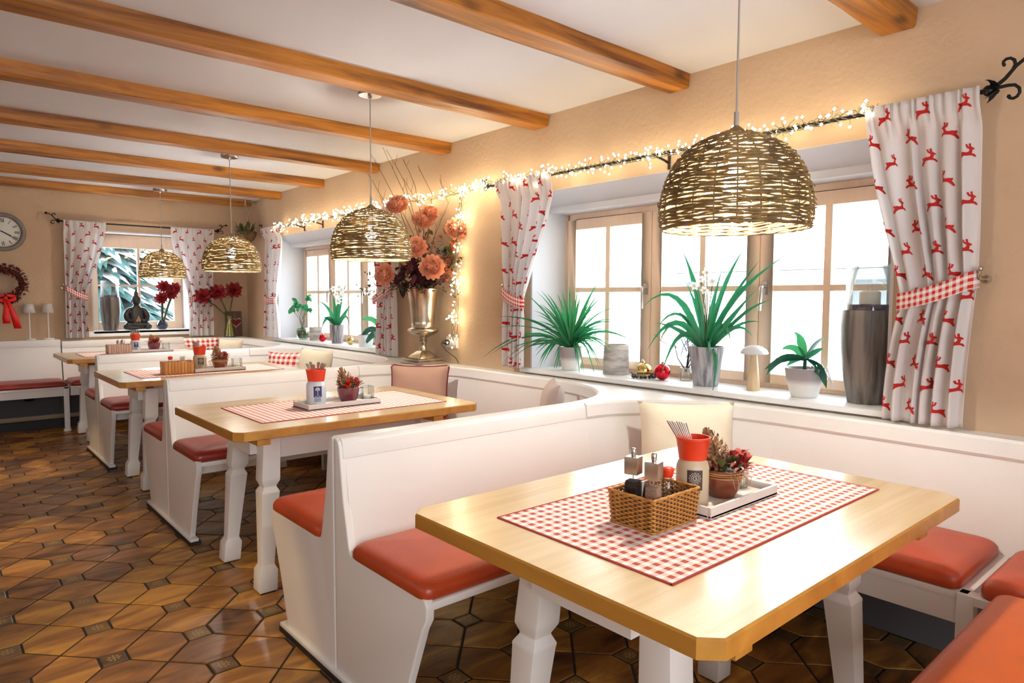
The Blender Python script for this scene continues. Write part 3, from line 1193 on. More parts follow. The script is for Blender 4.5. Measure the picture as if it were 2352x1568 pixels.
def wall_bench(y0, y1, label, orange=False):
    t = thing('corner_bench', label, 'bench', (-.3, (y0 + y1) / 2, 0), group='benches along the window wall')
    lm = 'leather_lit' if orange else 'leather_red'  # near booth takes the red leather with light painted in

    def sweep(name, prof, run, m='paint_white', trim=.0):
        b = MB()
        ps = [wall_path(y0, y1, d)[run] for d, z in prof]
        n = len(prof)
        N = len(ps[0])
        vs = [(ps[j][i][0], ps[j][i][1], prof[j][1]) for i in range(N) for j in range(n)]
        fs = [(i * n + j, i * n + (j + 1) % n, (i + 1) * n + (j + 1) % n, (i + 1) * n + j) for i in range(N - 1) for j in range(n)]
        fs += [tuple(range(n - 1, -1, -1)), tuple(range((N - 1) * n, N * n))]
        b.add(vs, fs)
        bm_o = b.build(name, m, t, autosmooth=.6)
        return bm_o
    panel = [(.006, .770), (.056, .455), (.036, .455), (-.014, .770)]
    rail = [(-.02, .8335), (.000, .8335), (.010, .824), (.016, .775), (.010, .764), (-.02, .764)]
    for run, nm in ((0, 'corner_panel'), (1, 'back_panel'), (2, 'corner_panel')):
        sweep(nm, panel, run)
        sweep('top_rail', rail, run)
    # raised battens covering the joints between the panels
    for yy in (y1 - .037 - AY, y0 + .037 + AY):
        b = MB()
        b.prism([(XI + AX - .0075, .765), (XI + AX - .0575, .457), (XI + AX - .050, .457), (XI + AX, .765)], XZ_Y, yy - .006, yy + .006)
        b.build('joint_batten', 'paint_white', t)
    # flat ledge between the rail and the wall
    up, st, dn = wall_path(y0, y1, -.012)
    pl = up + dn + [(XI, y0), (-.002, y0), (-.002, y1), (XI, y1)]
    b = MB()
    n = len(pl)
    b.smooth = False
    b.add([(x, y, .8325) for x, y in pl] + [(x, y, .80) for x, y in pl],
          [tuple(range(n - 1, -1, -1)), tuple(range(n, 2 * n))] + [(i, (i + 1) % n, (i + 1) % n + n, i + n) for i in range(n)])
    b.build('ledge', 'paint_white', t)
    ya, yb = y0 + .553, y1 - .553
    b = MB()
    b.box(-.600, -.13, ya, yb, .432, .456)
    b.build('seat', 'paint_white', t, bevel=.006)
    for q, (cy, s) in enumerate(((y1, -1), (y0, 1))):
        arc = [(XI + .45 * cos(a), cy + s * .65 - s * .543 * sin(a)) for a in [radians(g) for g in (13, 28, 43, 58, 73, 87)]]
        pl = [(-.612, cy + s * .540), (arc[0][0], cy + s * .540)] + arc[1:] + [(-.612, arc[-1][1])]
        if s > 0:
            pl = pl[::-1]
        b = MB()
        b.prism(pl, XY_Z, .432, .456)
        b.build('corner_seat', 'paint_white', t)
        cushion('corner_cushion', poly_scale(pl, .008), .4565, .058, t, lm)
        b = MB()
        yy = cy + s * .562
        b.box(-.607, -.560, yy - .022, yy + .022, .002, .456)
        b.build('post', 'paint_white', t, bevel=.004)
    cushion('seat_cushion', [(-.603, ya + .026), (-.165, ya + .026), (-.165, yb - .026), (-.603, yb - .026)], .4565, .058, t, lm)
    b = MB()
    b.box(-.597, -.575, ya + .02, yb - .02, .362, .433)
    b.build('seat_rail', 'paint_white', t)
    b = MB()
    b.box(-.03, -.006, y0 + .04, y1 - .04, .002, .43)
    b.build('wall_board', 'under_bench_shade', t)  # lower panel, its dark colour paints the shade under the seat
    return t


wall_bench(BY[0], BY[1], 'white wall bench with curved corner beside the near table, under the near window', True)
wall_bench(BY[1], BY[2], 'white wall bench with brown piped cushion, under the silver urn')
wall_bench(BY[2], BY[3], 'white wall bench behind the table with the slatted crate, under the second window')
wall_bench(BY[3], 8.15, 'white wall bench in the far corner, beside the vase of red flowers')


def far_bench(x0, x1, y, hb, label, post):
    t = thing('far_bench', label, 'bench', ((x0 + x1) / 2, y, 0), group='benches under the clock wall')
    b = MB()
    b.prism([(y - .046, hb - .07), (y - .094, .455), (y - .07, .455), (y - .028, hb - .07)], YZ_X, x0, x1)
    b.build('backrest', 'paint_white', t)
    b = MB()
    b.box(x0, x1, y - .052, YF - .003, hb - .071, hb)
    b.build('top_rail', 'paint_white', t, bevel=.008)
    b = MB()
    b.box(x0, x1, y - .50, y - .08, .412, .435)
    b.build('seat', 'paint_white', t, bevel=.005)
    b = MB()
    b.box(x0, x1, y - .49, y - .465, .345, .413)
    b.build('seat_rail', 'paint_white', t)
    cushion('seat_cushion', [(x0 + .012, y - .50), (x1 - .012, y - .50), (x1 - .012, y - .11), (x0 + .012, y - .11)], .436, .052, t)
    for px in post:
        b = MB()
        b.box(px - .022, px + .022, y - .50, y - .455, .03, .435)
        b.build('post', 'paint_white', t, bevel=.004)
        b = MB()
        b.lathe([(.03, .001), (.035, .01), (.03, .03)], (px, y - .478, 0), 12)
        b.build('foot', 'white_plastic', t)
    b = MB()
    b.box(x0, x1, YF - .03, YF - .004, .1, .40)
    b.build('wall_board', 'under_bench_shade', t)  # painted dark for the shade below the far seat
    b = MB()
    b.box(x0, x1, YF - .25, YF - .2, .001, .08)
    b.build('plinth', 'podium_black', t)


far_bench(-3.6, -1.795, 8.15, .865, 'long white bench with red cushion under the wreath and the white lamps', (-1.82,))
far_bench(-1.785, -.63, 8.15, .845, 'white bench with red cushion under the small window with the dark statue', (-1.0,))

# ================================================================== TABLES
TX0, TX1 = -1.915, -0.680
TY = [1.0001, 3.1432, 5.2134, 7.234]


def table(y, label):
    t = thing('dining_table', label, 'table', ((TX0 + TX1) / 2, y, 0), group='white legged dining tables')
    w, ch = .4425, .034
    o = [(TX0 + ch, y - w), (TX1 - ch, y - w), (TX1, y - w + ch), (TX1, y + w - ch), (TX1 - ch, y + w), (TX0 + ch, y + w), (TX0, y + w - ch), (TX0, y - w + ch)]
    i = offset_poly(o, .004)
    n = 8
    b = MB()
    b.smooth = False
    vs = [(x, q, .760) for x, q in i] + [(x, q, .756) for x, q in o] + [(x, q, .724) for x, q in o] + [(x, q, .7215) for x, q in i]
    b.add(vs, [tuple(range(n)), tuple(range(4 * n - 1, 3 * n - 1, -1))])
    b.cur = 1
    b.add(vs, [(k + q * n, k + (q + 1) * n, (k + 1) % n + (q + 1) * n, (k + 1) % n + q * n) for q in range(3) for k in range(n)])
    b.build('tabletop', ['table_wood', 'table_edge'], t)
    for cx in (-1.795, -.930):
        b = MB()
        b.box(cx - .028, cx + .028, y - .425, y + .425, .694, .7215)
        b.build('cleat', 'table_edge', t, bevel=.003)
        b = MB()
        b.box(cx + (.04 if cx < -1.5 else -.07), cx + (.07 if cx < -1.5 else -.04), y - .15, y + .15, .60, .694)
        b.build('crossbar', 'paint_white', t)
    for s in (-1, 1):
        b = MB()
        b.box(-1.665, -.890, y + s * .165 - .012, y + s * .165 + .012, .575, .7215)
        b.build('apron', 'paint_white', t)
    for fx, dx in ((-1.730, .05), (-.820, -.05)):
        for s in (-1, 1):
            b = MB()
            b.smooth = False
            fy = y + s * .232
            prof = [(.037, .006), (.040, .012), (.040, .098), (.030, .118), (.0285, .125), (.0395, .425), (.041, .438), (.028, .462), (.040, .487), (.0405, .500),
                    (.0385, .683)]
            vs = []
            for h, z in prof:
                ox, oy = dx * z / .7, -s * .052 * z / .7
                vs += [(fx + ox + a * h, fy + oy + c * h, z) for a, c in ((-1, -1), (1, -1), (1, 1), (-1, 1))]
            m_ = len(prof)
            b.add(vs, [(q * 4 + k, q * 4 + (k + 1) % 4, (q + 1) * 4 + (k + 1) % 4, (q + 1) * 4 + k) for q in range(m_ - 1) for k in range(4)]
                  + [(3, 2, 1, 0), tuple(range(4 * m_ - 4, 4 * m_))])
            lg = b.build('leg', 'paint_white', t, bevel=.004)
            b = MB()
            b.box(fx - .033, fx + .033, fy - .033, fy + .033, .001, .007)
            b.build('foot_pad', 'podium_black', lg)
    return t


table(TY[0], 'nearest dining table, wood top with wicker basket and red checked runner')
table(TY[1], 'second dining table, wood top carrying the jar with a navy label')
table(TY[2], 'third dining table, wood top carrying the orange slatted crate')
table(TY[3], 'farthest dining table, wood top carrying the pale slatted crate')


def runner(x0, x1, y0, y1, label):
    t = thing('table_runner', label, 'table runner', ((x0 + x1) / 2, (y0 + y1) / 2, .7602), group='checked runners on the tables')
    b = MB()

    def fn(u, v):
        x, y = x0 + (x1 - x0) * u, y0 + (y1 - y0) * v
        return Vector((x, y, .7625 + .0005 * noise.noise(Vector((x * 9, y * 9, 0)))))
    b.grid(fn, 40, 20)
    c = b.build('cloth', 'gingham_mat', t)
    # object coordinates drive the woven check
    m = MATS['gingham_mat']
    b = MB()
    e = .0024
    for a in ((x0 - e, x1 + e, y0 - e, y0 + e), (x0 - e, x1 + e, y1 - e, y1 + e), (x0 - e, x0 + e, y0, y1), (x1 - e, x1 + e, y0, y1)):
        b.box(*a, .7603, .7630)
    b.build('hem', 'mat_hem', t)
    return t


for nd in MATS['gingham_mat'].node_tree.nodes:
    if nd.type == 'SEPXYZ':
        tc_ = [q for q in MATS['gingham_mat'].node_tree.nodes if q.type == 'TEX_COORD'][0]
        MATS['gingham_mat'].node_tree.links.new(tc_.outputs['Object'], nd.inputs[0])
runner(-1.778, -.800, .735, 1.247, 'red and white checked runner on the nearest table, under the wicker basket')
runner(-1.752, -.790, 2.850, 3.372, 'red and white checked runner on the second table, under the navy labelled jar')
runner(-1.760, -.800, 4.925, 5.440, 'red and white checked runner on the third table, under the orange slatted crate')
runner(-1.760, -.800, 6.950, 7.460, 'red and white checked runner on the farthest table, under the pale slatted crate')


# ================================================================== CUSHIONS lying on the benches
def pillow(name, label, m, c, w, h, th, rz, tilt, group=None, piping=None, uvs=1.0):
    """loose square cushion leaning back; local X = width, Z = height, -Y = front"""
    t = thing(name, label, 'cushion', c, rz, group)
    R = Matrix.Rotation(tilt, 3, 'X')
    b = MB()

    def outline(u, v):
        return u * w / 2 * (1 - .05 * (1 - v * v)) * (1 + .03 * abs(v) ** 6), v * h / 2 * (1 - .06 * (1 - u * u)) * (1 + .03 * abs(u) ** 6)
    for s in (-1, 1):
        def fn(a, q, s=s):
            u, v = 2 * a - 1, 2 * q - 1
            x, z = outline(u, v)
            d = th / 2 * max(0, (1 - u ** 4) * (1 - v ** 4)) ** .55
            d *= 1 + .15 * noise.noise(Vector((u * 2.2 + c[0] * 9, v * 2.2, s * 3)))
            return R @ Vector((x, s * d, z)) + Vector((0, 0, h / 2 * cos(tilt)))
        b.grid(fn, 18, 18, lambda a, q: (a * w * uvs, q * h * uvs))
    b.build('cover', m, t, local=True)
    if piping:
        b = MB()
        pts = []
        for k in range(60):
            a = 2 * pi * k / 60
            u, v = cos(a), sin(a)
            q = max(abs(u), abs(v))
            u, v = u / q, v / q
            x, z = outline(u, v)
            pts.append(R @ Vector((x, 0, z)) + Vector((0, 0, h / 2 * cos(tilt))))
        b.tube(pts, .006, 6, closed=True)
        b.build('piping', piping, t, local=True)
    return t


ZC = .530
pillow('seat_pillow', 'plain cream cushion leaning in the corner of the nearest bench, behind the red napkin holder', 'cushion_cream', (-.40, 1.645, ZC), .40, .335, .17, radians(-45), radians(-14))
pillow('seat_pillow', 'brown cushion with dark wine piping in the corner below the silver urn', 'cushion_brown', (-.40, 3.70, ZC), .38, .335, .12, radians(-45), radians(-14), piping='piping_wine')
pillow('seat_pillow', 'grey brown cushion peeping over the back of the nearest double bench', 'cushion_grey', (-.38, 2.50, ZC), .36, .345, .11, radians(-130), radians(-12))
pillow('seat_pillow', 'cream cushion leaning under the second window beside a checked cushion', 'cushion_cream', (-.32, 5.44, ZC), .42, .33, .12, radians(-78), radians(-12))
pillow('seat_pillow', 'small red and white checked cushion on the wall bench under the second window', 'gingham_pillow', (-.45, 5.80, ZC), .32, .29, .10, radians(-55), radians(-14))
pillow('seat_pillow', 'red and white checked cushion on the far bench in front of the red flowers', 'gingham_pillow', (-.52, 7.84, .525), .36, .33, .09, radians(-8), radians(-14))
pillow('seat_pillow', 'plain cream cushion in the far corner next to a checked cushion', 'cushion_cream', (-.30, 7.62, ZC), .30, .31, .08, radians(-55), radians(-12))

# ================================================================== PENDANT LAMPS
def shade_r(z, h=.268, R=.206):
    u = max(0.0, min(1.0, z / h))
    r = R * (1 - max(0, (u - .08) / .92) ** 2.5) ** .5
    if u < .1:
        r = R * (.965 + .35 * u)
    return max(r, .045)


def make_pendant(loc, label):
    x, y, z0 = loc
    h = .268
    t = thing('pendant_lamp', label, 'lamp', (x, y, z0), group='wicker pendant lamps over the tables')
    r_ = random.Random(3)
    b = MB()
    nr = 22
    for k in range(nr):
        a = 2 * pi * k / nr
        b.tube([(shade_r(z) * cos(a), shade_r(z) * sin(a), z) for z in [h * q / 12 for q in range(13)]], .0024, 4, cap=False)
    b.build('ribs', 'wicker', t, local=True)
    b = MB()
    rows = 28
    N = 110
    for q in range(rows):
        zc = h * (q + .35) / rows
        ph = (q % 2) * pi
        gap_s, gap_l = r_.uniform(0, 2 * pi), r_.uniform(.3, 1.2)
        for tw in (0, 1):
            p0 = r_.uniform(0, 6.28)
            am = r_.uniform(.0015, .0036)
            pts = []
            for k in range(N):
                a = 2 * pi * k / N
                z = zc + am * sin(3 * a + p0) + .0018 * sin(7 * a + p0 * 2) + (.0022 if tw else -.0018) * cos(nr / 2 * a + ph)
                z = max(.002, z)
                rr = shade_r(z) + .0042 * sin(nr / 2 * a + ph + tw * pi)
                pts.append((rr * cos(a), rr * sin(a), z))
            b.tube(pts, [.0034 + .0012 * noise.noise(Vector((k * .12, q * 3.1, tw * 7))) for k in range(N)], 4, closed=True)
    # thicker bound rim, loose ends
    pts = [(shade_r(.002) * 1.005 * cos(2 * pi * k / N), shade_r(.002) * 1.005 * sin(2 * pi * k / N), .003 + .001 * sin(k * 1.7)) for k in range(N)]
    b.tube(pts, .0042, 5, closed=True)
    for k in range(60):
        a, z = r_.uniform(0, 6.28), r_.uniform(.0, h * .9)
        da = r_.uniform(.15, .4)
        dz = r_.uniform(-.018, .018)
        pts = []
        for i in range(6):
            aa, zz = a + da * i / 5, max(0, z + dz * i / 5)
            rr = shade_r(zz) + .004 + (.006 * (i / 5) ** 3)
            pts.append((rr * cos(aa), rr * sin(aa), zz))
        b.tube(pts, .0021, 4)
    b.build('woven_shade', 'wicker', t, local=True, kind='stuff')
    b = MB()
    b.lathe([(.046, h - .012), (.05, h - .004), (.03, h + .002), (.012, h + .018), (.004, h + .024)], (0, 0, 0), 16)
    b.build('shade_cap', 'wicker', t, local=True)
    b = MB()
    b.tube([(0, 0, h + .01), (0, 0, CEIL - z0 - .02)], .0032, 6)
    b.tube([(0, 0, h + .02), (0, 0, h + .06)], .007, 8)
    b.build('cord', 'cord_grey', t, local=True)
    b = MB()
    zc = CEIL - z0 - .0005
    b.lathe([(.058, zc - .030), (.062, zc - .027), (.062, zc), ], (0, 0, 0), 28)
    b.lathe([(.010, zc - .046), (.012, zc - .03)], (0, 0, 0), 12)
    b.build('ceiling_rose', 'steel', t, local=True)
    b = MB()
    b.lathe([(.017, h - .09), (.02, h - .06), (.02, h - .02), (.006, h - .004)], (0, 0, 0), 14)
    b.build('lamp_holder', 'white_plastic', t, local=True)
    b = MB()
    b.lathe([(.001, .100), (.018, .105), (.029, .122), (.030, .136), (.022, .155), (.015, .178)], (0, 0, 0), 14)
    b.build('bulb', 'bulb_glow', t, local=True)
    return t


lamp = make_pendant((-1.075, 1.045, 1.497), 'wicker dome lamp over the nearest table, largest of the four')
copy_tree(lamp, loc=(-1.025, 3.194, 1.497), rz=1.1, label='wicker dome lamp over the second table, partly in front of the tall bouquet')
copy_tree(lamp, loc=(-1.042, 5.283, 1.492), rz=2.3, label='wicker dome lamp over the third table, beside the far corner')
copy_tree(lamp, loc=(-1.011, 7.385, 1.485), rz=3.9, label='wicker dome lamp over the farthest table, in front of the small window')

for i, (sx, sy, tx, ty) in enumerate(((-3.7, 6.0, -2.3, 6.3), (-3.7, 4.0, -2.45, 4.2), (-3.7, 2.5, -2.0, 2.75))):
    t = thing('ceiling_spotlight', ['brass ceiling spotlight nearest the clock wall', 'brass ceiling spotlight above the middle of the aisle',
                                    'brass ceiling spotlight nearest the camera'][i], 'spotlight', (sx, sy, CEIL), group='aisle spotlights')
    b = MB()
    b.lathe([(.05, -.02), (.055, -.001)], (sx, sy, CEIL), 20)
    b.tube([(sx, sy, CEIL - .01), (sx, sy, CEIL - .08)], .01, 8)
    b.build('mount', 'steel', t)
    d = (Vector((tx, ty, 0)) - Vector((sx, sy, CEIL - .1))).normalized()
    b = MB()
    o_ = Vector((sx, sy, CEIL - .1))
    ax = d.to_track_quat('Z', 'Y').to_matrix()
    b.lathe([(.02, -.05), (.035, -.03), (.042, .05), (.036, .05), (.03, -.02)], o_, 20, axis=ax)
    b.build('spot_head', 'steel', t)
    ld = bpy.data.lights.new('spot_beam', 'SPOT')
    ld.energy = 70
    ld.color = (1.0, .70, .34)
    ld.spot_size = radians(26)
    ld.spot_blend = .5
    ld.shadow_soft_size = .02
    lo = bpy.data.objects.new('spot_beam', ld)
    COL.objects.link(lo)
    lo.parent = t
    lo.location = Vector((0, 0, -.1)) + d * .055
    lo.rotation_euler = d.to_track_quat('-Z', 'Y').to_euler()


# ================================================================== CURTAIN RODS
def scroll_end(b, P, s, k=1.0):
    """wrought iron scroll finial; P(a, z) -> point, a runs outward along the rod"""
    def T(pts, r):
        b.tube([P(a * k, z * k) for a, z in pts], [q * k for q in (r if isinstance(r, list) else [r] * len(pts))], 6)
    T([(-.01, 0), (.02, .006), (.045, .025), (.07, .055), (.095, .074), (.118, .078)], [.006, .006, .0055, .005, .005, .006])
    b.ball(P(.124 * k, .078 * k), .013 * k, 10, 6)
    up = [(.050, .030)] + [(.052 - .0 + (.026 - .0030 * i) * cos(-.9 + i * .62) - .006, .066 + (.026 - .0030 * i) * sin(-.9 + i * .62)) for i in range(9)]
    T(up, [.005] * 4 + [.0045] * 4 + [.006, .004])
    lo = [(.010, .002), (.04, .004)] + [(.062 + (.028 - .0028 * i) * cos(1.9 - i * .62), -.022 + (.028 - .0028 * i) * sin(1.9 - i * .62)) for i in range(9)]
    T(lo, [.005] * 5 + [.0045] * 4 + [.006, .004])
    # leaf collar
    for q in range(7):
        a = 2 * pi * q / 7
        c = P(0, 0)
        out = P(.012 * k, .036 * k * sin(a)) - c
        side = Vector((0, 0, 0))
        perp = (P(1, 0) - c).normalized().cross(Vector((0, 0, 1)))
        tip = c + out + perp * (.034 * k * cos(a)) + (P(-.012 * k, 0) - c)
        b.leaf(P(.022 * k, 0), c + (tip - c) * .7 + (P(.02 * k, 0) - c), tip, .013 * k, 4, .3)
    b.ball(P(.006 * k, 0), .016 * k, 10, 6)


def curtain_rod(label, P, a0, a1, wall, brackets, loc, k0=1.0, k1=1.0):
    """P(a, z, d): a along the wall, d out of the wall"""
    t = thing('curtain_rod', label, 'curtain rod', loc)
    b = MB()
    b.tube([P(a0, 0, .10), P(a1, 0, .10)], .008, 10)
    b.build('pole', 'iron_black', t)
    for a, s, k in ((a0, -1, k0), (a1, 1, k1)):
        b = MB()
        scroll_end(b, lambda q, z, a=a, s=s: P(a + s * q, z, .10), s, k)
        b.build('scroll_finial', 'iron_black', t)
    for a in brackets:
        b = MB()
        b.tube([P(a, -.012, .10), P(a, -.02, .05), P(a, -.03, .004)], .006, 6)
        b.tube([P(a, -.06, .004), P(a, .02, .004)], .008, 6)
        b.ball(P(a, .004, .10), .013, 10, 6)
        b.build('bracket', 'iron_black', t)
    return t


PR = lambda a, z, d: Vector((-d, a, 2.0 + z))
PF = lambda a, z, d: Vector((a, YF - d, 2.052 + z))
curtain_rod('long black iron rod with a leafy scroll, carrying the curtains of the near window', PR, .700, 3.345, 0, (2.05, .80), (-.1, 2.0, 2.0), 1.15, .6)
curtain_rod('long black iron rod wound with bright lights over the second window', PR, 4.45, 7.10, 0, (5.9, 6.3), (-.1, 5.8, 2.0), .6, .7)
curtain_rod('black iron rod with round knobs over the small window in the clock wall', PF, -1.76, -.25, 0, (-1.7, -.33), (-1.0, YF - .1, 2.05), .9, .9)


# ================================================================== CURTAINS
DEER = [(-.50, .06), (-.47, .20), (-.36, .17), (-.20, .20), (0, .17), (.15, .21), (.23, .36), (.19, .44), (.05, .52), (-.03, .76), (.08, .80), (.13, .63),
        (.20, .58), (.17, .84), (.28, .86), (.31, .60), (.37, .57), (.50, .46), (.47, .38), (.38, .36), (.36, .20), (.34, .10), (.48, .05), (.60, -.14), (.52, -.20), (.36, -.06),
        (.20, -.06), (.08, -.08), (-.10, -.10), (-.20, -.15), (-.36, -.28), (-.50, -.46), (-.62, -.40), (-.50, -.16), (-.42, -.04)]


def deer_mesh():
    bm = bmesh.new()
    vs = [bm.verts.new((x, y, 0)) for x, y in DEER]
    bm.faces.new(vs)
    bmesh.ops.triangulate(bm, faces=bm.faces)
    bmesh.ops.subdivide_edges(bm, edges=bm.edges, cuts=1, use_grid_fill=True)
    bm.verts.ensure_lookup_table()
    r = [tuple(v.co) for v in bm.verts], [tuple(v.index for v in f.verts) for f in bm.faces]
    bm.free()
    return r


DV, DF = deer_mesh()


def smooth(u):
    u = max(0, min(1, u))
    return u * u * (3 - 2 * u)


def curtain(label, P, ztop, zbot, top, tie, bot, ztie_o, ztie_i, loc, nf, seed, scale=1.0, hook=None):
    """top/tie/bot: (outer, inner) positions along the wall. P(a, z, d) -> point"""
    t = thing('curtain', label, 'curtain', loc, group='deer print curtains')
    r_ = random.Random(seed)
    phs = [r_.uniform(-.35, .35) for _ in range(nf * 2 + 2)]

    def edge(i, z):
        zt = ztie_o if i == 0 else ztie_i
        if z > zt:
            u = (ztop - z) / (ztop - zt)
            u = u ** (1.25 if i else 1.0)
            return top[i] + (tie[i] - top[i]) * (smooth(u) * .6 + u * .4)
        u = (zt - z) / (zt - zbot)
        return tie[i] + (bot[i] - tie[i]) * (1 - (1 - u) ** 2)

    def S(u, v, lift=0.0):
        z = ztop + (zbot - ztop) * v
        o, n_ = edge(0, z), edge(1, z)
        a = o + (n_ - o) * (u + .012 * sin(u * 2 * pi * nf + phs[0] * 6))
        w = abs(n_ - o)
        zt = ztie_o + (ztie_i - ztie_o) * u
        near = math.exp(-((z - zt) / .09) ** 2)
        k = min(int(u * nf * 2), nf * 2)
        ph = phs[k]
        amp = (.011 + .012 * min(1, v * 2.5)) * (1 - .45 * near)
        uw = u + .055 * sin(u * 5.3 + phs[0] * 9) + .022 * sin(u * 17 + phs[1] * 12 + v * 1.4)
        d = .080 + amp * sin(uw * 2 * pi * nf + .35 * sin(v * 3 + phs[2] * 6)) + .35 * amp * sin(uw * 2 * pi * nf * 1.7 + phs[3] * 9 + v)
        head = .117 + .005 * sin(u * 2 * pi * nf * 2.6) + .003 * sin(u * 2 * pi * nf * 4.1)
        if v < .03:
            d = head
        elif v < .12:
            q = smooth((v - .03) / .09)
            d = d * q + head * (1 - q)
        return P(a, z, d + lift)
    b = MB()
    nu, nv = nf * 20, 64
    b.grid(lambda u, v: S(u, v), nu, nv)
    # rod pocket behind the heading so that the rod is enclosed
    cl = b.build('cloth', 'curtain_cloth', t)
    so = cl.modifiers.new('thickness', 'SOLIDIFY')
    so.thickness = .0010
    so.offset = 0
    # printed deer, laid on the cloth
    b = MB()
    b.smooth = False
    flatw = abs(top[1] - top[0]) * 1.0
    H = ztop - zbot
    step_z = .082 * scale
    step_u = .128 / max(.25, flatw) * scale
    sz = .045 * scale
    row = 0
    z = .055
    while z < H - .02:
        u = step_u * (.28 + .5 * (row % 2)) + r_.uniform(-.02, .02)
        while u < 1.02:
            v0 = z / H
            zz = ztop - z
            w = abs(edge(1, zz) - edge(0, zz))
            fl = 1 if row % 2 else -1
            pts = []
            ok = True
            for (x, q, _) in DV:
                uu = u + fl * x * sz * .78 / max(w, .2) * (w / flatw) ** .5
                vv = v0 - q * sz * 1.0 / H
                if not (0.0 < vv < 1.0) or not (.0 < uu < 1.0):
                    ok = False
                    uu, vv = min(max(uu, .001), .999), min(max(vv, .001), .999)
                pts.append(S(uu, vv, .0038))
            b.add(pts, DF)
            u += step_u
        z += step_z
        row += 1
    b.build('deer_print', 'print_red', t, kind='stuff')
    # tie band
    b = MB()
    hb = .031 * scale

    def band(u, v):
        z = ztie_o + (ztie_i - ztie_o) * u - .012 * sin(pi * u) + (v - .5) * 2 * hb
        zc = ztie_o + (ztie_i - ztie_o) * u
        a = edge(0, zc) + (edge(1, zc) - edge(0, zc)) * (u * 1.05 - .02)
        d = .080 + .032 + .012 * sin(pi * u) - (.03 if u > .97 else 0) - (.05 * (1 - u / .06) if u < .06 else 0)
        return P(a, z, d)
    L = abs(tie[1] - tie[0]) + .05
    b.grid(band, 30, 3, lambda u, v: (u * L, v * hb * 2 + .006))
    tb = b.build('tieback', 'gingham_tie', t)
    tb['label'] = 'red and white checked tie band'
    so = tb.modifiers.new('thickness', 'SOLIDIFY')
    so.thickness = .003
    # wall hook that holds the band
    b = MB()
    s = 1 if top[0] > top[1] else -1
    a0 = tie[0] + s * .012
    b.tube([P(a0, ztie_o, .003), P(a0, ztie_o, .07), P(a0, ztie_o + .004, .085), P(a0, ztie_o + .028, .088)], .005, 6)
    b.ball(P(a0, ztie_o + .034, .088), .010, 8, 6)
    b.lathe([(.016, 0), (.012, .006)], P(a0, ztie_o, .002), 10, axis=(P(0, 0, 1) - P(0, 0, 0)).to_track_quat('Z', 'Y').to_matrix())
    b.build('hook', 'silver_old', t)
    return t


PR0 = lambda a, z, d: Vector((-d, a, z))
PF0 = lambda a, z, d: Vector((a, YF - d, z))
curtain('deer print curtain with checked tie, in front of the slate vase, nearest the camera', PR0, 2.018, .846, (.718, 1.085), (.708, .945), (.735, .995), 1.372, 1.288, (-.09, .86, .846), 5, 1)
curtain('deer print curtain hanging between the tall bouquet and the spider plant', PR0, 2.018, .872, (3.275, 2.775), (3.215, 3.035), (3.215, 3.045), 1.345, 1.268, (-.09, 3.1, .872), 5, 2)
curtain('deer print curtain half hidden behind the orange bouquet', PR0, 2.018, .842, (4.44, 4.93), (4.52, 4.80), (4.51, 4.84), 1.385, 1.275, (-.09, 4.67, .842), 5, 3)
curtain('narrow deer print curtain at the end of the bright light string, by the far corner', PR0, 2.018, .872, (7.12, 6.67), (7.10, 6.84), (7.16, 6.79), 1.29, 1.255, (-.09, 6.95, .872), 5, 4)
curtain('deer print curtain between the wreath and the small far window', PF0, 2.068, .872, (-1.735, -1.36), (-1.735, -1.545), (-1.745, -1.54), 1.385, 1.278, (-1.6, YF - .09, .872), 5, 5)
curtain('deer print curtain between the small far window and the red flowers', PF0, 2.068, .852, (-.275, -.735), (-.300, -.56), (-.305, -.57), 1.36, 1.258, (-.44, YF - .09, .852), 5, 6)


# ================================================================== STRING LIGHTS
def string_lights(label, path, nb, spread, loc, seed, bright=1.0):
    t = thing('string_lights', label, 'string lights', loc)
    r_ = random.Random(seed)

    def along(u):
        L = [0]
        for p, q in zip(path, path[1:]):
            L.append(L[-1] + (Vector(q) - Vector(p)).length)
        s = u * L[-1]
        for i in range(len(path) - 1):
            if s <= L[i + 1] or i == len(path) - 2:
                k = (s - L[i]) / max(1e-6, L[i + 1] - L[i])
                return Vector(path[i]).lerp(Vector(path[i + 1]), min(1, k))
    w, bl = MB(), MB()
    bl.smooth = True
    for k in range(3):
        w.tube([along(i / 160) + Vector((.014 * cos(i * .9 + k * 2), .006 * sin(i * 1.3 + k), .014 * sin(i * .9 + k * 2))) for i in range(161)], .0022, 4)
    for k in range(nb):
        u = r_.random()
        # bulbs come in little bunches
        u = min(1, max(0, u + .012 * sin(u * 140)))
        p = along(u)
        d = Vector((r_.gauss(-.2, .7), r_.gauss(0, .8), r_.gauss(.15, .9)))
        d.normalize()
        q = p + d * spread * r_.uniform(.35, 1.15)
        q.x = min(q.x, path[0][0] + .055)
        w.tube([p + d * .012, p.lerp(q, .5) + Vector((0, .006, .004)), q], .0013, 3)
        bl.octa(q, .0070)
    w.build('wire', 'garland_wire', t)
    bl.build('light_bulbs', 'fairy_glow', t, kind='stuff')
    return t


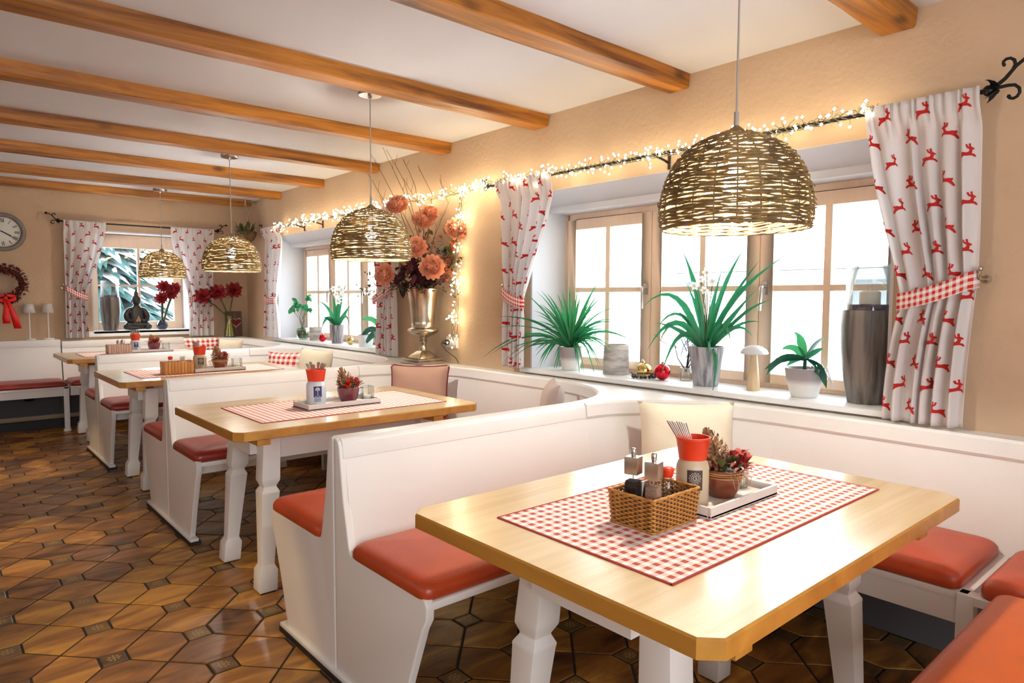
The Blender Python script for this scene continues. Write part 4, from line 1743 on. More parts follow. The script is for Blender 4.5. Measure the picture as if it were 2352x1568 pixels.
string_lights('string of small warm lights wound round the rod of the near window',
              [(-.105, 3.25, 2.02), (-.105, 2.6, 2.0), (-.105, 1.9, 1.995), (-.105, 1.3, 2.0), (-.105, 1.035, 2.015)], 210, .055, (-.1, 2.1, 2.0), 11)
string_lights('dense string of small warm lights over the second window, dropping down behind the urn',
              [(-.105, 6.86, 1.99), (-.105, 6.0, 2.01), (-.105, 5.0, 2.0), (-.105, 4.4, 2.02), (-.09, 4.05, 2.0), (-.085, 3.7, 2.01), (-.105, 3.30, 2.02), (-.085, 3.66, 2.0),
               (-.06, 3.72, 1.8), (-.06, 3.74, 1.5), (-.06, 3.76, 1.25), (-.06, 3.80, 1.0)], 470, .055, (-.1, 5.0, 2.0), 12)

# ================================================================== PLANTS AND ORNAMENTS ON THE SILLS
SZ = .8685
LAT = 1.3


def at_(base, dx, dz, dd=0.0):
    """a point dx across (along the sill as seen from the aisle), dz up and dd deeper from base"""
    return Vector(base) + Vector((.10, -LAT, 0)) * dx + Vector((1, 0, 0)) * dd + Vector((0, 0, dz))


def clampx(p, lo=-.30, hi=.262):
    p.x = max(lo, min(hi, p.x))
    return p


def pot(parent, c, prof, m, name='pot', soil=True, wob=None):
    b = MB()
    b.lathe(prof, c, 36, wob=wob)
    o = b.build(name, m, parent, autosmooth=.6)
    return o


def strap_leaves(t, base, specs, m, w, name='leaf', fold=.25, n=8):
    for (cx, cz, tx, tz, dd, k) in specs:
        b = MB()
        c = clampx(at_(base, cx, cz, dd * .5))
        tp = clampx(at_(base, tx, tz, dd))
        b.leaf(at_(base, cx * .08, .0, dd * .05), c, tp, w * k, n, fold, turn=rnd.uniform(.7, 1.5))
        b.build(name, m, t)


# spider plant
LAT = 1.45
c = (.11, 2.82, SZ)
t = thing('spider_plant', 'bushy spider plant in a grey and white pot beside the deer print curtain', 'plant', c)
pot(t, c, [(.048, 0), (.052, .004), (.070, .085), (.073, .139), (.066, .139), (.062, .118), (.001, .118)], 'pot_twotone')
b = MB()
b.lathe([(.062, .119), (.03, .126), (.001, .128)], c, 20)
b.build('soil', 'soil', t)
r_ = random.Random(21)
base = Vector(c) + Vector((0, 0, .125))
px = .00262
# blade tips measured from the foot of the pot
TIPS = [
    (-0.31, 0.403, 0.074), (-0.31, 0.484, 0.047), (-0.31, 0.333, 0.247), (-0.31, 0.328, 0.318), (-0.31, 0.203, 0.129), (-0.31, 0.283, 0.033),
    (-0.31, 0.121, 0.322), (-0.31, 0.098, 0.475), (-0.063, 0.21, 0.395), (-0.073, 0.193, 0.479), (0.001, 0.21, 0.458), (0.007, 0.092, 0.49),
    (0.083, 0.101, 0.508), (-0.048, -0.095, 0.49), (0.061, -0.171, 0.546), (0.056, -0.115, 0.424), (0.075, -0.169, 0.474), (0.088, -0.112, 0.332),
    (0.0, -0.332, 0.295), (-0.013, -0.391, 0.382), (0.054, -0.343, 0.212), (0.008, -0.475, 0.189), (-0.046, -0.368, 0.146), (0.035, -0.359, 0.038),
    (-0.02, -0.248, 0.025), (0.029, -0.179, -0.057), (-0.077, -0.147, -0.038), (-0.015, 0.12, -0.043), (-0.067, 0.21, -0.01), (-0.061, 0.21, 0.014),
    (-0.31, 0.082, 0.137), (-0.113, 0.137, 0.241), (-0.076, 0.017, 0.372), (0.007, -0.051, 0.435), (-0.038, -0.19, 0.342), (-0.31, 0.149, 0.15),
    (-0.31, 0.203, 0.059), (-0.096, 0.21, 0.287), (-0.093, 0.21, 0.472), (-0.115, 0.202, 0.353), (0.086, 0.21, 0.46), (0.026, 0.182, 0.384),
    (0.017, 0.066, 0.435), (-0.088, -0.073, 0.485), (-0.085, -0.156, 0.447), (0.08, -0.091, 0.476), (-0.009, -0.135, 0.368), (-0.063, -0.317, 0.445),
    (-0.085, -0.232, 0.272), (0.083, -0.216, 0.258), (0.018, -0.331, 0.308), (-0.046, -0.392, 0.228), (-0.014, -0.37, 0.167), (-0.081, -0.364, 0.141),
    (0.065, -0.285, 0.063), (0.003, -0.239, 0.034), (-0.055, -0.16, -0.003), (0.049, -0.049, -0.021), (-0.012, 0.145, -0.056), (-0.109, 0.17, 0.028),
    (-0.064, 0.21, 0.039), (-0.31, 0.094, 0.138), (-0.028, 0.167, 0.25), (0.022, 0.117, 0.353), (0.105, 0.113, 0.391), (0.109, 0.006, 0.319),
    (-0.31, 0.089, 0.138), (-0.099, 0.21, 0.07), (-0.085, 0.21, 0.232), (-0.103, 0.21, 0.401), (-0.127, 0.165, 0.328), (0.051, 0.21, 0.385),
    (0.001, 0.118, 0.358), (0.007, 0.092, 0.392), (-0.073, -0.082, 0.441), (0.053, -0.0, 0.381), (0.035, -0.126, 0.43), (0.082, -0.043, 0.348),
    (-0.041, -0.243, 0.392), (0.033, -0.154, 0.259), (0.108, -0.174, 0.271), (-0.028, -0.28, 0.291), (0.021, -0.289, 0.197), (0.099, -0.216, 0.156),
    (-0.068, -0.312, 0.137), (-0.049, -0.347, 0.081), (0.046, -0.134, 0.067), (-0.026, -0.128, 0.023), (-0.059, -0.105, 0.039), (0.03, 0.137, -0.023),
    (-0.064, 0.176, 0.019), (-0.087, 0.184, 0.054), (-0.103, 0.21, 0.103), (0.102, 0.21, 0.188), (0.097, 0.21, 0.327), (0.01, -0.023, 0.322),
    (0.05, -0.011, 0.304), (-0.092, 0.21, 0.121), (-0.098, 0.21, 0.074), (-0.121, 0.125, 0.222), (0.016, 0.21, 0.339), (-0.102, 0.134, 0.277),
    (0.07, 0.206, 0.317), (0.087, 0.173, 0.303), (-0.074, 0.003, 0.335), (0.062, 0.038, 0.356), (0.073, 0.048, 0.303), (0.004, -0.099, 0.352),
    (-0.036, -0.123, 0.288), (0.035, -0.105, 0.315), (-0.076, -0.205, 0.226), (-0.052, -0.233, 0.237), (-0.083, -0.277, 0.25), (0.041, -0.198, 0.196),
    (0.096, -0.144, 0.143), (0.048, -0.136, 0.124), (-0.074, -0.284, 0.093), (-0.082, -0.228, 0.087), (0.036, -0.048, 0.032), (0.009, -0.022, 0.052),
    (0.071, 0.18, 0.03), (-0.047, 0.1, 0.061), (0.017, 0.205, 0.081), (-0.012, 0.21, 0.132), (0.069, 0.182, 0.2), (0.033, 0.13, 0.264),
    (0.039, 0.02, 0.295), (0.017, -0.032, 0.272),
]
for k, tp in enumerate(TIPS):
    tp = Vector(c) + Vector(tp)
    dv = tp - base
    ct = base + dv * .40 + Vector((0, 0, .05 + .25 * abs(dv.y) + max(0, -dv.z) * .9))
    if tp.x < -.15:
        ct.x = -.02
    ct.x = min(ct.x, .25)
    b = MB()
    b.leaf(base + R3 * r_.uniform(-.012, .012) + F3 * r_.uniform(-.012, .012), ct, tp, r_.uniform(.0050, .0080), 8, .35,
           prof=(lambda u: (.6 + .4 * sin(pi * min(1, u * 1.2))) * (1 - u ** 5)), turn=r_.uniform(.5, 1.5))
    b.build('leaf', 'leaf_mid' if k % 3 else 'leaf_green', t)

# birch bark pot
c = (.155, 2.505, SZ)
t = thing('birch_bark_pot', 'white birch bark pot standing between the spider plant and the gold bauble', 'pot', c)
pot(t, c, [(.072, 0), (.074, .004), (.073, .09), (.070, .165), (.064, .168), (.062, .155), (.001, .155)], 'birch', wob=lambda a, z: 1 + .02 * sin(3 * a + z * 20))


def bauble(c, r, m, label, name='christmas_bauble', tilt=.3):
    t = thing(name, label, 'ornament', c, group=None)
    b = MB()
    b.ball((c[0], c[1], c[2] + r), r, 24, 16)
    b.build('ball', m, t)
    b = MB()
    ax = Matrix.Rotation(tilt, 3, 'X')
    b.lathe([(.22 * r, .93 * r), (.24 * r, 1.22 * r), (.1 * r, 1.25 * r)], (c[0], c[1], c[2] + r), 12, axis=ax)
    b.build('cap', 'silver_old', t)
    b = MB()
    q = Vector((c[0], c[1], c[2] + r)) + ax @ Vector((0, 0, 1.32 * r))
    b.tube([q + ax @ Vector((.12 * r * cos(a), 0, .12 * r * sin(a))) for a in [k * pi / 4 for k in range(8)]], .0014, 4, closed=True)
    b.build('wire_loop', 'steel', t)
    return t


def cone(b1, c, h, r, rings=9, axis=None, seed=0):
    """a pine cone built of overlapping scales"""
    r_ = random.Random(seed)
    m = axis or Matrix.Identity(3)
    c = Vector(c)
    b1.lathe([(r * .3, 0), (r * .55, h * .3), (r * .3, h * .75), (.001, h * .95)], c, 8, axis=m)
    for i in range(rings):
        u = i / (rings - 1)
        z = h * (.04 + .86 * u)
        R = r * (sin(pi * (.22 + .74 * u)) ** .8)
        n = max(4, int(12 * (1 - .55 * u)))
        for k in range(n):
            a = 2 * pi * (k + .5 * (i % 2)) / n + r_.uniform(-.1, .1)
            d = Vector((cos(a), sin(a), 0))
            s = Vector((-sin(a), cos(a), 0))
            w = .30 * r * (1 - .4 * u)
            up = .16 * h * (.5 + u)
            p0 = d * R * .4 + Vector((0, 0, z))
            p1 = d * R * .85 + Vector((0, 0, z + up * .4))
            p2 = d * R * 1.05 + Vector((0, 0, z + up))
            vs = [p0 - s * w * .4, p0 + s * w * .4, p1 + s * w, p2 + s * w * .45, p2 - s * w * .45, p1 - s * w, p2 + Vector((0, 0, -.010 * h / .08)) + d * .002]
            b1.add([c + m @ v for v in vs], [(0, 1, 2, 5), (5, 2, 3, 4), (4, 3, 6)], smooth=False)


bauble((.115, 2.275, SZ), .042, 'gold_ball', 'gold glass bauble on a dark cone wreath on the near sill', tilt=-.2)
t = thing('cone_wreath', 'small dark wreath of cones and berries around the gold bauble on the near sill', 'ornament', (.115, 2.275, SZ))
b = MB()
r_ = random.Random(5)
for k in range(46):
    a = r_.uniform(0, 2 * pi)
    p = Vector((.115 + .056 * cos(a), 2.275 + .056 * sin(a), SZ + .014 + r_.uniform(-.006, .010)))
    d = Vector((cos(a + r_.uniform(-1, 1)), sin(a + r_.uniform(-1, 1)), r_.uniform(-.2, .7))) * .022
    b.leaf(p, p + d * .5, p + d, .008, 3, .3)
b.build('scales', 'cone_brown', t, kind='stuff')
b = MB()
for k in range(16):
    a = 2 * pi * k / 16
    b.ball((.115 + .060 * cos(a), 2.275 + .060 * sin(a), SZ + .010), .009, 8, 6)
b.build('berries', 'berry_dark', t, kind='stuff')
bauble((.115, 2.155, SZ), .043, 'red_ball', 'shiny red glass bauble on the near sill next to the gold one', tilt=.1)

# twiggy decoration behind the strap plant
c = (.19, 2.06, SZ)
t = thing('twig_arrangement', 'dark twiggy sprig standing behind the strap leaved plant on the near sill', 'decoration', c)
b = MB()
r_ = random.Random(8)


def twig(b, p, d, l, r, depth):
    q = p + d * l
    q.x = min(q.x, .255)
    m_ = p.lerp(q, .5) + Vector((r_.uniform(-1, 1), r_.uniform(-1, 1), r_.uniform(-1, 1))) * l * .08
    b.tube([p, m_, q], [r, r * .85, r * .6], 4)
    if depth:
        for k in range(3 if depth > 1 else 4):
            dd = (d + Vector((r_.uniform(-.8, .8), r_.uniform(-.8, .8), r_.uniform(-.6, .6)))).normalized()
            twig(b, p.lerp(q, r_.uniform(.4, 1)), dd, l * r_.uniform(.4, .7), r * .6, depth - 1)


for k in range(5):
    d = (R3 * r_.uniform(-.8, .9) + Vector((0, 0, 1)) * r_.uniform(.5, 1.0)).normalized()
    twig(b, Vector(c) + Vector((0, 0, .05)), d, .17, .0035, 2)
b.build('twigs', 'twig_dark', t)
b = MB()
b.lathe([(.03, 0), (.035, .03), (.03, .07), (.024, .07), (.02, .02)], c, 14)
b.build('cup', 'clear_glass', t)

# strap leaved orchid in the streaked pot
LAT = 1.10
c = (.105, 1.885, SZ)
t = thing('strap_leaf_orchid', 'tall strap leaved orchid with white flowers in a grey streaked pot', 'plant', c)
pot(t, c, [(.058, 0), (.060, .004), (.086, .188), (.088, .195), (.081, .195), (.076, .165), (.001, .165)], 'pot_streaked', wob=lambda a, z: 1 + .018 * sin(26 * a))
b = MB()
b.lathe([(.076, .166), (.001, .172)], c, 20)
b.build('soil', 'soil', t)
base = Vector(c) + Vector((0, 0, .17))
px = .00216
strap_leaves(t, base, [
    (-20 * px, 150 * px, -68 * px, 238 * px, .02, 1.0), (18 * px, 150 * px, 68 * px, 238 * px, .05, .9), (30 * px, 110 * px, 90 * px, 205 * px, .08, .85),
    (40 * px, 130 * px, 172 * px, 215 * px, -.04, 1.0), (45 * px, 60 * px, 122 * px, 142 * px, -.08, 1.0), (-60 * px, 190 * px, -138 * px, 103 * px, -.05, 1.05),
    (-70 * px, 140 * px, -135 * px, 45 * px, .05, .9), (-60 * px, 130 * px, -120 * px, -5 * px, -.08, 1.0), (-90 * px, 110 * px, -130 * px, 10 * px, .06, .9), (-50 * px, 100 * px, -78 * px, -62 * px, -.10, .9),
    (50 * px, 110 * px, 78 * px, 25 * px, -.1, 1.0), (70 * px, 90 * px, 110 * px, 40 * px, -.05, .9), (60 * px, 80 * px, 100 * px, 70 * px, .06, .8), (30 * px, 60 * px, 40 * px, -20 * px, -.14, .9),
    (55 * px, 40 * px, 55 * px, -92 * px, -.16, .9), (-25 * px, 90 * px, -72 * px, 160 * px, .08, .8), (5 * px, 100 * px, 25 * px, 185 * px, .02, .9), (-8 * px, 90 * px, -15 * px, 150 * px, -.03, .9),
    (-60 * px, 60 * px, -105 * px, 62 * px, -.06, .9), (40 * px, 50 * px, 85 * px, 105 * px, .03, .9), (-35 * px, 60 * px, -80 * px, 95 * px, .03, .8), (80 * px, 110 * px, 135 * px, 120 * px, .02, .7),
    (12 * px, 70 * px, 45 * px, 120 * px, -.05, .9), (-12 * px, 60 * px, -40 * px, 120 * px, .05, .9)], 'leaf_green', .0165, fold=.35)


def star_flower(t, c, r, m, facing, name='flower', n=6):
    b = MB()
    f = Vector(facing).normalized()
    a0 = f.cross(Vector((0, 0, 1))).normalized()
    b0 = f.cross(a0)
    for k in range(n):
        a = 2 * pi * k / n
        d = a0 * cos(a) + b0 * sin(a)
        b.leaf(c, Vector(c) + d * r * .6 + f * r * .35, Vector(c) + d * r + f * r * .1, r * .34, 4, .2, side=f.cross(d))
    b.ball(Vector(c) + f * r * .2, r * .2, 8, 6)
    b.build(name, m, t)


for (a, z, r) in ((5, 180, .028), (18, 160, .03), (-22, 150, .026), (0, 140, .024), (-8, 165, .022)):
    p_ = at_(base, a * px, z * px, -.03)
    b = MB()
    b.tube([base, at_(base, a * px * .4, z * px * .6, -.01), p_], .0022, 5)
    b.build('flower_stem', 'leaf_olive', t)
    star_flower(t, p_, r, 'petal_white', -F3 + Vector((0, 0, .2)))

# wooden mushroom
c = (.125, 1.640, SZ)
t = thing('wooden_mushroom', 'wooden mushroom with a white cap on the near sill', 'ornament', c)
b = MB()
b.lathe([(.030, 0), (.031, .004), (.026, .06), (.020, .12), (.015, .172), (.014, .185)], c, 20)
b.build('stem', 'pale_wood', t)
b = MB()
b.lathe([(.012, .178), (.045, .176), (.064, .172), (.066, .178), (.058, .192), (.038, .206), (.015, .213), (.001, .214)], c, 28, wob=lambda a, z: 1 + .04 * sin(2 * a + .6) + .03 * sin(5 * a))
b.build('cap', 'mushroom_cap', t)

# moth orchid leaves in two tone pot
LAT = 1.0
c = (.105, 1.385, SZ)
t = thing('broad_leaf_orchid', 'small broad leaved orchid in a grey and white pot beside the slate vase', 'plant', c)
pot(t, c, [(.052, 0), (.056, .004), (.076, .075), (.084, .128), (.078, .128), (.070, .10), (.001, .10)], 'pot_twotone')
b = MB()
b.lathe([(.070, .101), (.001, .108)], c, 20)
b.build('bark_chips', 'soil', t)
base = Vector(c) + Vector((0, 0, .108))
px = .00192
b = MB()
b.tube([base, base + Vector((0, 0, .05)), base + Vector((0, 0, .075))], [.009, .008, .006], 8)
b.build('stem', 'leaf_dark', t)
b0 = base + Vector((0, 0, .055))
for (cx, cz, tx, tz, dd, w, m) in ((-25, 35, -62, 20, .03, .021, 'leaf_mid'), (-12, 45, -42, 62, .06, .019, 'leaf_mid'), (-50, 20, -78, -40, -.04, .022, 'leaf_dark'), (-30, 15, -70, -25, -.09, .020, 'leaf_dark'),
                                   (15, 40, 30, 52, .05, .017, 'leaf_dark'), (18, 20, 34, 28, .02, .016, 'leaf_green'), (40, 5, 62, -58, -.06, .019, 'leaf_dark'), (25, 5, 48, -30, -.08, .016, 'leaf_dark'), (-20, 5, -52, -20, .04, .018, 'leaf_green')):
    b = MB()
    b.leaf(b0, clampx(at_(b0, cx * px, cz * px, dd * .5)), clampx(at_(b0, tx * px, tz * px, dd)), w, 8, .18, turn=rnd.uniform(.5, 1.2), prof=lambda u: (sin(pi * min(1, u * .93 + .07)) ** .7))
    b.build('leaf', m, t)
for k in range(3):
    b = MB()
    b.tube([base, at_(base, .06 + .02 * k, .05 - .01 * k, -.02), at_(base, .10 + .015 * k, .0 - .02 * k, -.03), at_(base, .13, -.03 - .012 * k, -.03)], .003, 5)
    b.build('air_root', 'pot_white', t)


def slate_vase(c, k, label, candle=True):
    t = thing('slate_vase', label, 'vase', c)
    b = MB()
    prof = [(.070, 0), (.073, .004), (.090, .10), (.101, .22), (.104, .32), (.100, .375), (.099, .386), (.090, .386), (.088, .37), (.001, .37)]
    b.lathe([(r * k, z * k) for r, z in prof], c, 40, wob=lambda a, z: 1 + .012 * sin(9 * a + z * 8) + .01 * sin(17 * a - z * 5))
    b.build('body', 'vase_slate', t, autosmooth=.8)
    b = MB()
    R = .091 * k
    z0, z1 = .375 * k, .575 * k
    b.lathe([(R, z0), (R, z1), (R - .003, z1), (R - .003, z0 + .006)], c, 36, cap=False)
    b.build('glass_cylinder', 'clear_glass', t)
    b = MB()
    b.lathe([(R - .006, z0 - .001), (R - .006, z0 + .034 * k), (.001, z0 + .038 * k)], c, 30)
    b.build('purple_stones', 'stones_purple', t)
    if candle:
        b = MB()
        b.lathe([(.04 * k, z0 + .036 * k), (.04 * k, z0 + .085 * k), (.032 * k, z0 + .092 * k), (.004, z0 + .089 * k)], c, 24)
        b.tube([(c[0], c[1], c[2] + z0 + .088 * k), (c[0] + .002, c[1], c[2] + z0 + .102 * k)], .0015, 5)
        b.build('candle', 'candle', t)
    return t


slate_vase((.135, 1.135, SZ), 1.0, 'large slate grey vase with glass cylinder and white candle, beside the near curtain')

# second window sill
LAT = 2.1
c = (.09, 6.60, SZ)
t = thing('leafy_sprig_vase', 'glass vase of round leafy sprigs at the far end of the second sill', 'vase', c)
b = MB()
b.lathe([(.045, 0), (.055, .01), (.062, .06), (.058, .105), (.05, .118), (.05, .116), (.052, .06), (.045, .012)], c, 26)
b.build('bowl', 'green_glass', t)
b = MB()
b.lathe([(.040, .012), (.052, .05), (.050, .085), (.001, .085)], c, 20)
b.build('moss', 'leaf_olive', t)
r_ = random.Random(31)
b = MB()
tips = []
for k in range(8):
    p = at_(c, r_.uniform(-.10, .10), r_.uniform(.28, .44), r_.uniform(-.04, .04))
    b.tube([at_(c, r_.uniform(-.02, .02), .03), at_(c, r_.uniform(-.03, .03), .2), p], .002, 5)
    tips.append(p)
b.build('stems', 'leaf_olive', t)
for p in tips:
    for q in range(4):
        e = p + R3 * r_.uniform(-.06, .06) + Vector((0, 0, r_.uniform(-.05, .06))) + F3 * r_.uniform(-.03, .03)
        b = MB()
        b.leaf(p, p.lerp(e, .5) + Vector((0, 0, .012)), e, .024, 5, .15, turn=rnd.uniform(.6, 1.4), prof=lambda u: sin(pi * min(1, u * .9 + .1)))
        b.build('leaf', 'leaf_mid' if q % 2 else 'leaf_green', t)
c = (.14, 6.40, SZ)
t = thing('birch_bark_pot', 'grey birch bark pot beside the vase of leafy sprigs on the second sill', 'pot', c)
pot(t, c, [(.056, 0), (.058, .004), (.062, .128), (.056, .13), (.054, .115), (.001, .115)], 'birch', wob=lambda a, z: 1 + .02 * sin(3 * a + z * 20))
bauble((.085, 6.13, SZ), .036, 'red_ball', 'small red bauble on the second sill beside the blue grey pot', tilt=.1)
LAT = 1.9
c = (.10, 5.85, SZ)
t = thing('strap_leaf_orchid', 'strap leaved orchid with white flowers in a blue grey pot on the second sill', 'plant', c)
pot(t, c, [(.048, 0), (.050, .004), (.068, .165), (.070, .17), (.064, .17), (.06, .15), (.001, .15)], 'pot_streaked', wob=lambda a, z: 1 + .018 * sin(22 * a))
base = Vector(c) + Vector((0, 0, .15))
px = .0039
strap_leaves(t, base, [(-6 * px, 40 * px, 20 * px, 115 * px, .03, 1), (-20 * px, 45 * px, -28 * px, -8 * px, -.05, 1), (-12 * px, 45 * px, -22 * px, 70 * px, .05, 1), (-5 * px, 40 * px, -8 * px, 75 * px, 0, 1.1), (6 * px, 40 * px, 8 * px, 62 * px, -.03, 1.1),
                       (25 * px, 50 * px, 42 * px, 10 * px, -.05, 1), (-20 * px, 55 * px, -48 * px, 62 * px, .0, .9), (10 * px, 30 * px, 24 * px, 55 * px, .04, .9), (-16 * px, 20 * px, -24 * px, 25 * px, -.05, .9)], 'leaf_green', .021, fold=.3)
for (a, z) in ((4, 78), (16, 74), (9, 62), (18, 88), (-2, 92), (12, 96)):
    p_ = at_(base, a * px, z * px, -.02)
    star_flower(t, p_, .034, 'petal_white', -F3)
b = MB()
b.tube([base, at_(base, 5 * px, 50 * px), at_(base, 10 * px, 95 * px, -.02)], .0025, 5)
b.build('flower_stem', 'leaf_olive', t)
bauble((.105, 5.60, SZ), .034, 'gold_ball', 'small gold bauble with green sprig on the second sill', tilt=.2)
c = (.215, 5.47, SZ)
t = thing('little_fir_sprig', 'dark green sprig lying behind the small gold bauble on the second sill', 'decoration', c)
b = MB()
r_ = random.Random(4)
for k in range(26):
    p = Vector(c) + Vector((r_.uniform(-.03, .02), r_.uniform(-.09, .03), .02))
    q = p + Vector((r_.uniform(-.04, .02), r_.uniform(-.05, .05), r_.uniform(.0, .08)))
    b.leaf(p, p.lerp(q, .5) + Vector((0, 0, .01)), q, .009, 4, .2)
b.build('sprig_leaves', 'leaf_dark', t, kind='stuff')
b = MB()
b.tube([Vector(c) + Vector((0, .05, .006)), Vector(c) + Vector((0, -.1, .012))], .004, 5)
b.build('stalk', 'twig', t)
c = (.12, 5.345, SZ)
t = thing('white_planter', 'small square white planter beside the teal pot on the second sill', 'pot', c)
b = MB()
b.prism([(-.045, -.045), (.045, -.045), (.045, .045), (-.045, .045)], lambda a, q, z: Vector((c[0] + a * (1 + z * 1.6), c[1] + q * (1 + z * 1.6), SZ + z)), 0, .10)
b.build('body', 'pot_white', t, bevel=.004)
b = MB()
b.box(c[0] - .046, c[0] + .046, c[1] - .046, c[1] + .046, SZ + .1, SZ + .103)
b.build('soil', 'soil', t)
LAT = 1.8
c = (.155, 5.13, SZ)
t = thing('flowering_orchid', 'white orchid with broad leaves in a teal pot next to the second window curtain', 'plant', c)
pot(t, c, [(.045, 0), (.048, .004), (.066, .12), (.069, .138), (.062, .138), (.058, .12), (.001, .12)], 'pot_teal', wob=lambda a, z: 1 + .015 * sin(18 * a))
base = Vector(c) + Vector((0, 0, .12))
for (cx, cz, tx, tz, dd, w, m) in ((-10, 40, -38, 28, -.03, .034, 'leaf_mid'), (-14, 20, -32, -8, -.06, .03, 'leaf_dark'), (10, 25, 18, 40, .02, .028, 'leaf_mid'), (-5, 30, -20, 62, .02, .018, 'leaf_green'), (-12, 8, -26, -28, -.05, .028, 'leaf_dark')):
    b = MB()
    b.leaf(base, clampx(at_(base, cx * px, cz * px, dd * .5)), clampx(at_(base, tx * px, tz * px, dd)), w, 7, .2, turn=rnd.uniform(.5, 1.2), prof=lambda u: sin(pi * min(1, u * .93 + .07)) ** .7)
    b.build('leaf', m, t)
b = MB()
b.tube([base, at_(base, 6 * px, 60 * px), at_(base, -4 * px, 96 * px, -.02), at_(base, -18 * px, 92 * px, -.04)], .0028, 5)
b.build('flower_stem', 'leaf_olive', t)
for (a, z) in ((-18, 88), (-8, 92), (0, 84), (4, 70), (-12, 76)):
    star_flower(t, at_(base, a * px, z * px, -.03), .036, 'petal_white', -F3, n=5)


# ================================================================== URN AND BOUQUET
UC = (-.155, 4.02, .8335)
t = thing('silver_urn', 'tall tarnished silver urn on a stepped square foot, holding the bouquet', 'urn', UC)
b = MB()
prof = [(.030, .088), (.026, .10), (.020, .125), (.026, .150), (.032, .158), (.024, .166), (.030, .182), (.060, .196), (.098, .214), (.112, .232), (.108, .244), (.090, .252), (.080, .262), (.084, .30),
        (.091, .38), (.102, .46), (.120, .515), (.128, .528), (.124, .533), (.114, .520), (.098, .46), (.088, .38), (.001, .36)]
b.lathe(prof, UC, 48, wob=lambda a, z: 1 + (.012 * sin(24 * a) if .26 < z < .46 else 0))
b.build('bowl', 'silver_old', t, autosmooth=.9)
b = MB()
for (h, z0, z1) in ((.118, .001, .022), (.105, .022, .040)):
    b.box(UC[0] - h, UC[0] + h, UC[1] - h, UC[1] + h, UC[2] + z0, UC[2] + z1)
b.prism([(-1, -1), (1, -1), (1, 1), (-1, 1)], lambda a, q, z: Vector((UC[0] + a * (.085 - (z - .04) * 1.05), UC[1] + q * (.085 - (z - .04) * 1.05), UC[2] + z)), .04, .092)
b.build('foot', 'silver_old', t, bevel=.006)

BT = (UC[0], UC[1], UC[2] + .53)
t = thing('flower_bouquet', 'tall bouquet of peach roses, plum leaves and bare twigs in the silver urn', 'bouquet', BT)
px = .0031


def P_b(dx, dy, dd=0.0):
    """picture offsets in steps of 3.1 mm from the urn rim, dd deeper"""
    p = Vector(BT) + R3 * dx * px + Vector((0, 0, -dy * px)) + F3 * dd
    p.x = min(p.x, -.03)
    return p


def make_rose():
    """a full ball of ruffled petals"""
    b = MB()
    r_ = random.Random(2)
    for ring, (n, el, r) in enumerate(((5, 78, .036), (7, 60, .044), (9, 42, .050), (10, 24, .055), (10, 6, .057), (9, -12, .055))):
        for k in range(n):
            a = 2 * pi * (k + .5 * (ring % 2)) / n + r_.uniform(-.2, .2)
            e = radians(el + r_.uniform(-7, 7))
            out = Vector((cos(a) * cos(e), sin(a) * cos(e), sin(e)))
            sd = Vector((-sin(a), cos(a), 0))
            upv = out.cross(sd)
            upv = -upv if upv.z < 0 else upv
            ph = r_.uniform(0, 6)
            wd = .027 + .004 * r_.random()

            def fn(u, v, out=out, sd=sd, upv=upv, r=r, ph=ph, wd=wd):
                w = wd * (.35 + .65 * sin(pi * min(1, v * .62 + .18)))
                q = (u - .5) * 2
                curl = .002 * v ** 3
                ruf = .0060 * sin(q * 4.5 + ph) * v ** 2
                return out * (r * (.42 + .66 * v ** .9) + ruf - .004 * q * q * v) + sd * (q * w) + upv * (.020 * v - .004 + curl * .6)
            b.grid(fn, 5, 4)
    b.ball((0, 0, .0), .030, 10, 8)
    return b


rose_b = make_rose()
rose0 = None
ROSES = [(-55, -185, .0, 1.0, (-.3, .9)), (0, -155, .05, 1.0, (.1, .7)), (-10, -88, -.12, 1.02, (0, .5)), (25, -45, -.12, 1.12, (.2, .35)), (115, -130, .0, 1.05, (.3, .45)), (-80, -30, -.08, .95, (-.5, .1)),
         (52, -52, .02, .85, (.5, .3)), (15, -172, .06, .8, (.3, .8))]
for (dx, dy, dd, k, (sx, sz)) in ROSES:
    if rose0 is None:
        rose0 = rose_b.build('rose', 'rose_peach', t, local=True)
        o = rose0
    else:
        o = rose0.copy()
        COL.objects.link(o)
    o.location = P_b(dx, dy, dd) - Vector(BT)
    f = (-F3 + R3 * sx + Vector((0, 0, sz))).normalized()
    o.rotation_euler = f.to_track_quat('Z', 'Y').to_euler()
    o.scale = (k * 1.28,) * 3
    b = MB()
    b.tube([P_b(dx * .1, -2, 0), P_b(dx * .45, dy * .55, dd * .4), P_b(dx, dy, dd + .01)], .0028, 5)
    b.build('stem', 'leaf_olive', t)
r_ = random.Random(17)
TW = [((-20, -120), (-60, -200), (-118, -305)), ((-10, -120), (-45, -220), (-90, -318)), ((-25, -100), (-75, -180), (-120, -255)), ((0, -130), (-10, -190), (-45, -250)), ((5, -120), (-15, -230), (-42, -288)), ((10, -110), (20, -215), (-12, -280)),
      ((-10, -140), (-40, -240), (-80, -310)), ((20, -100), (60, -190), (40, -245)), ((-30, -90), (-70, -150), (-100, -210)), ((15, -60), (30, -140), (62, -175)), ((-40, -60), (-80, -110), (-60, -180))]
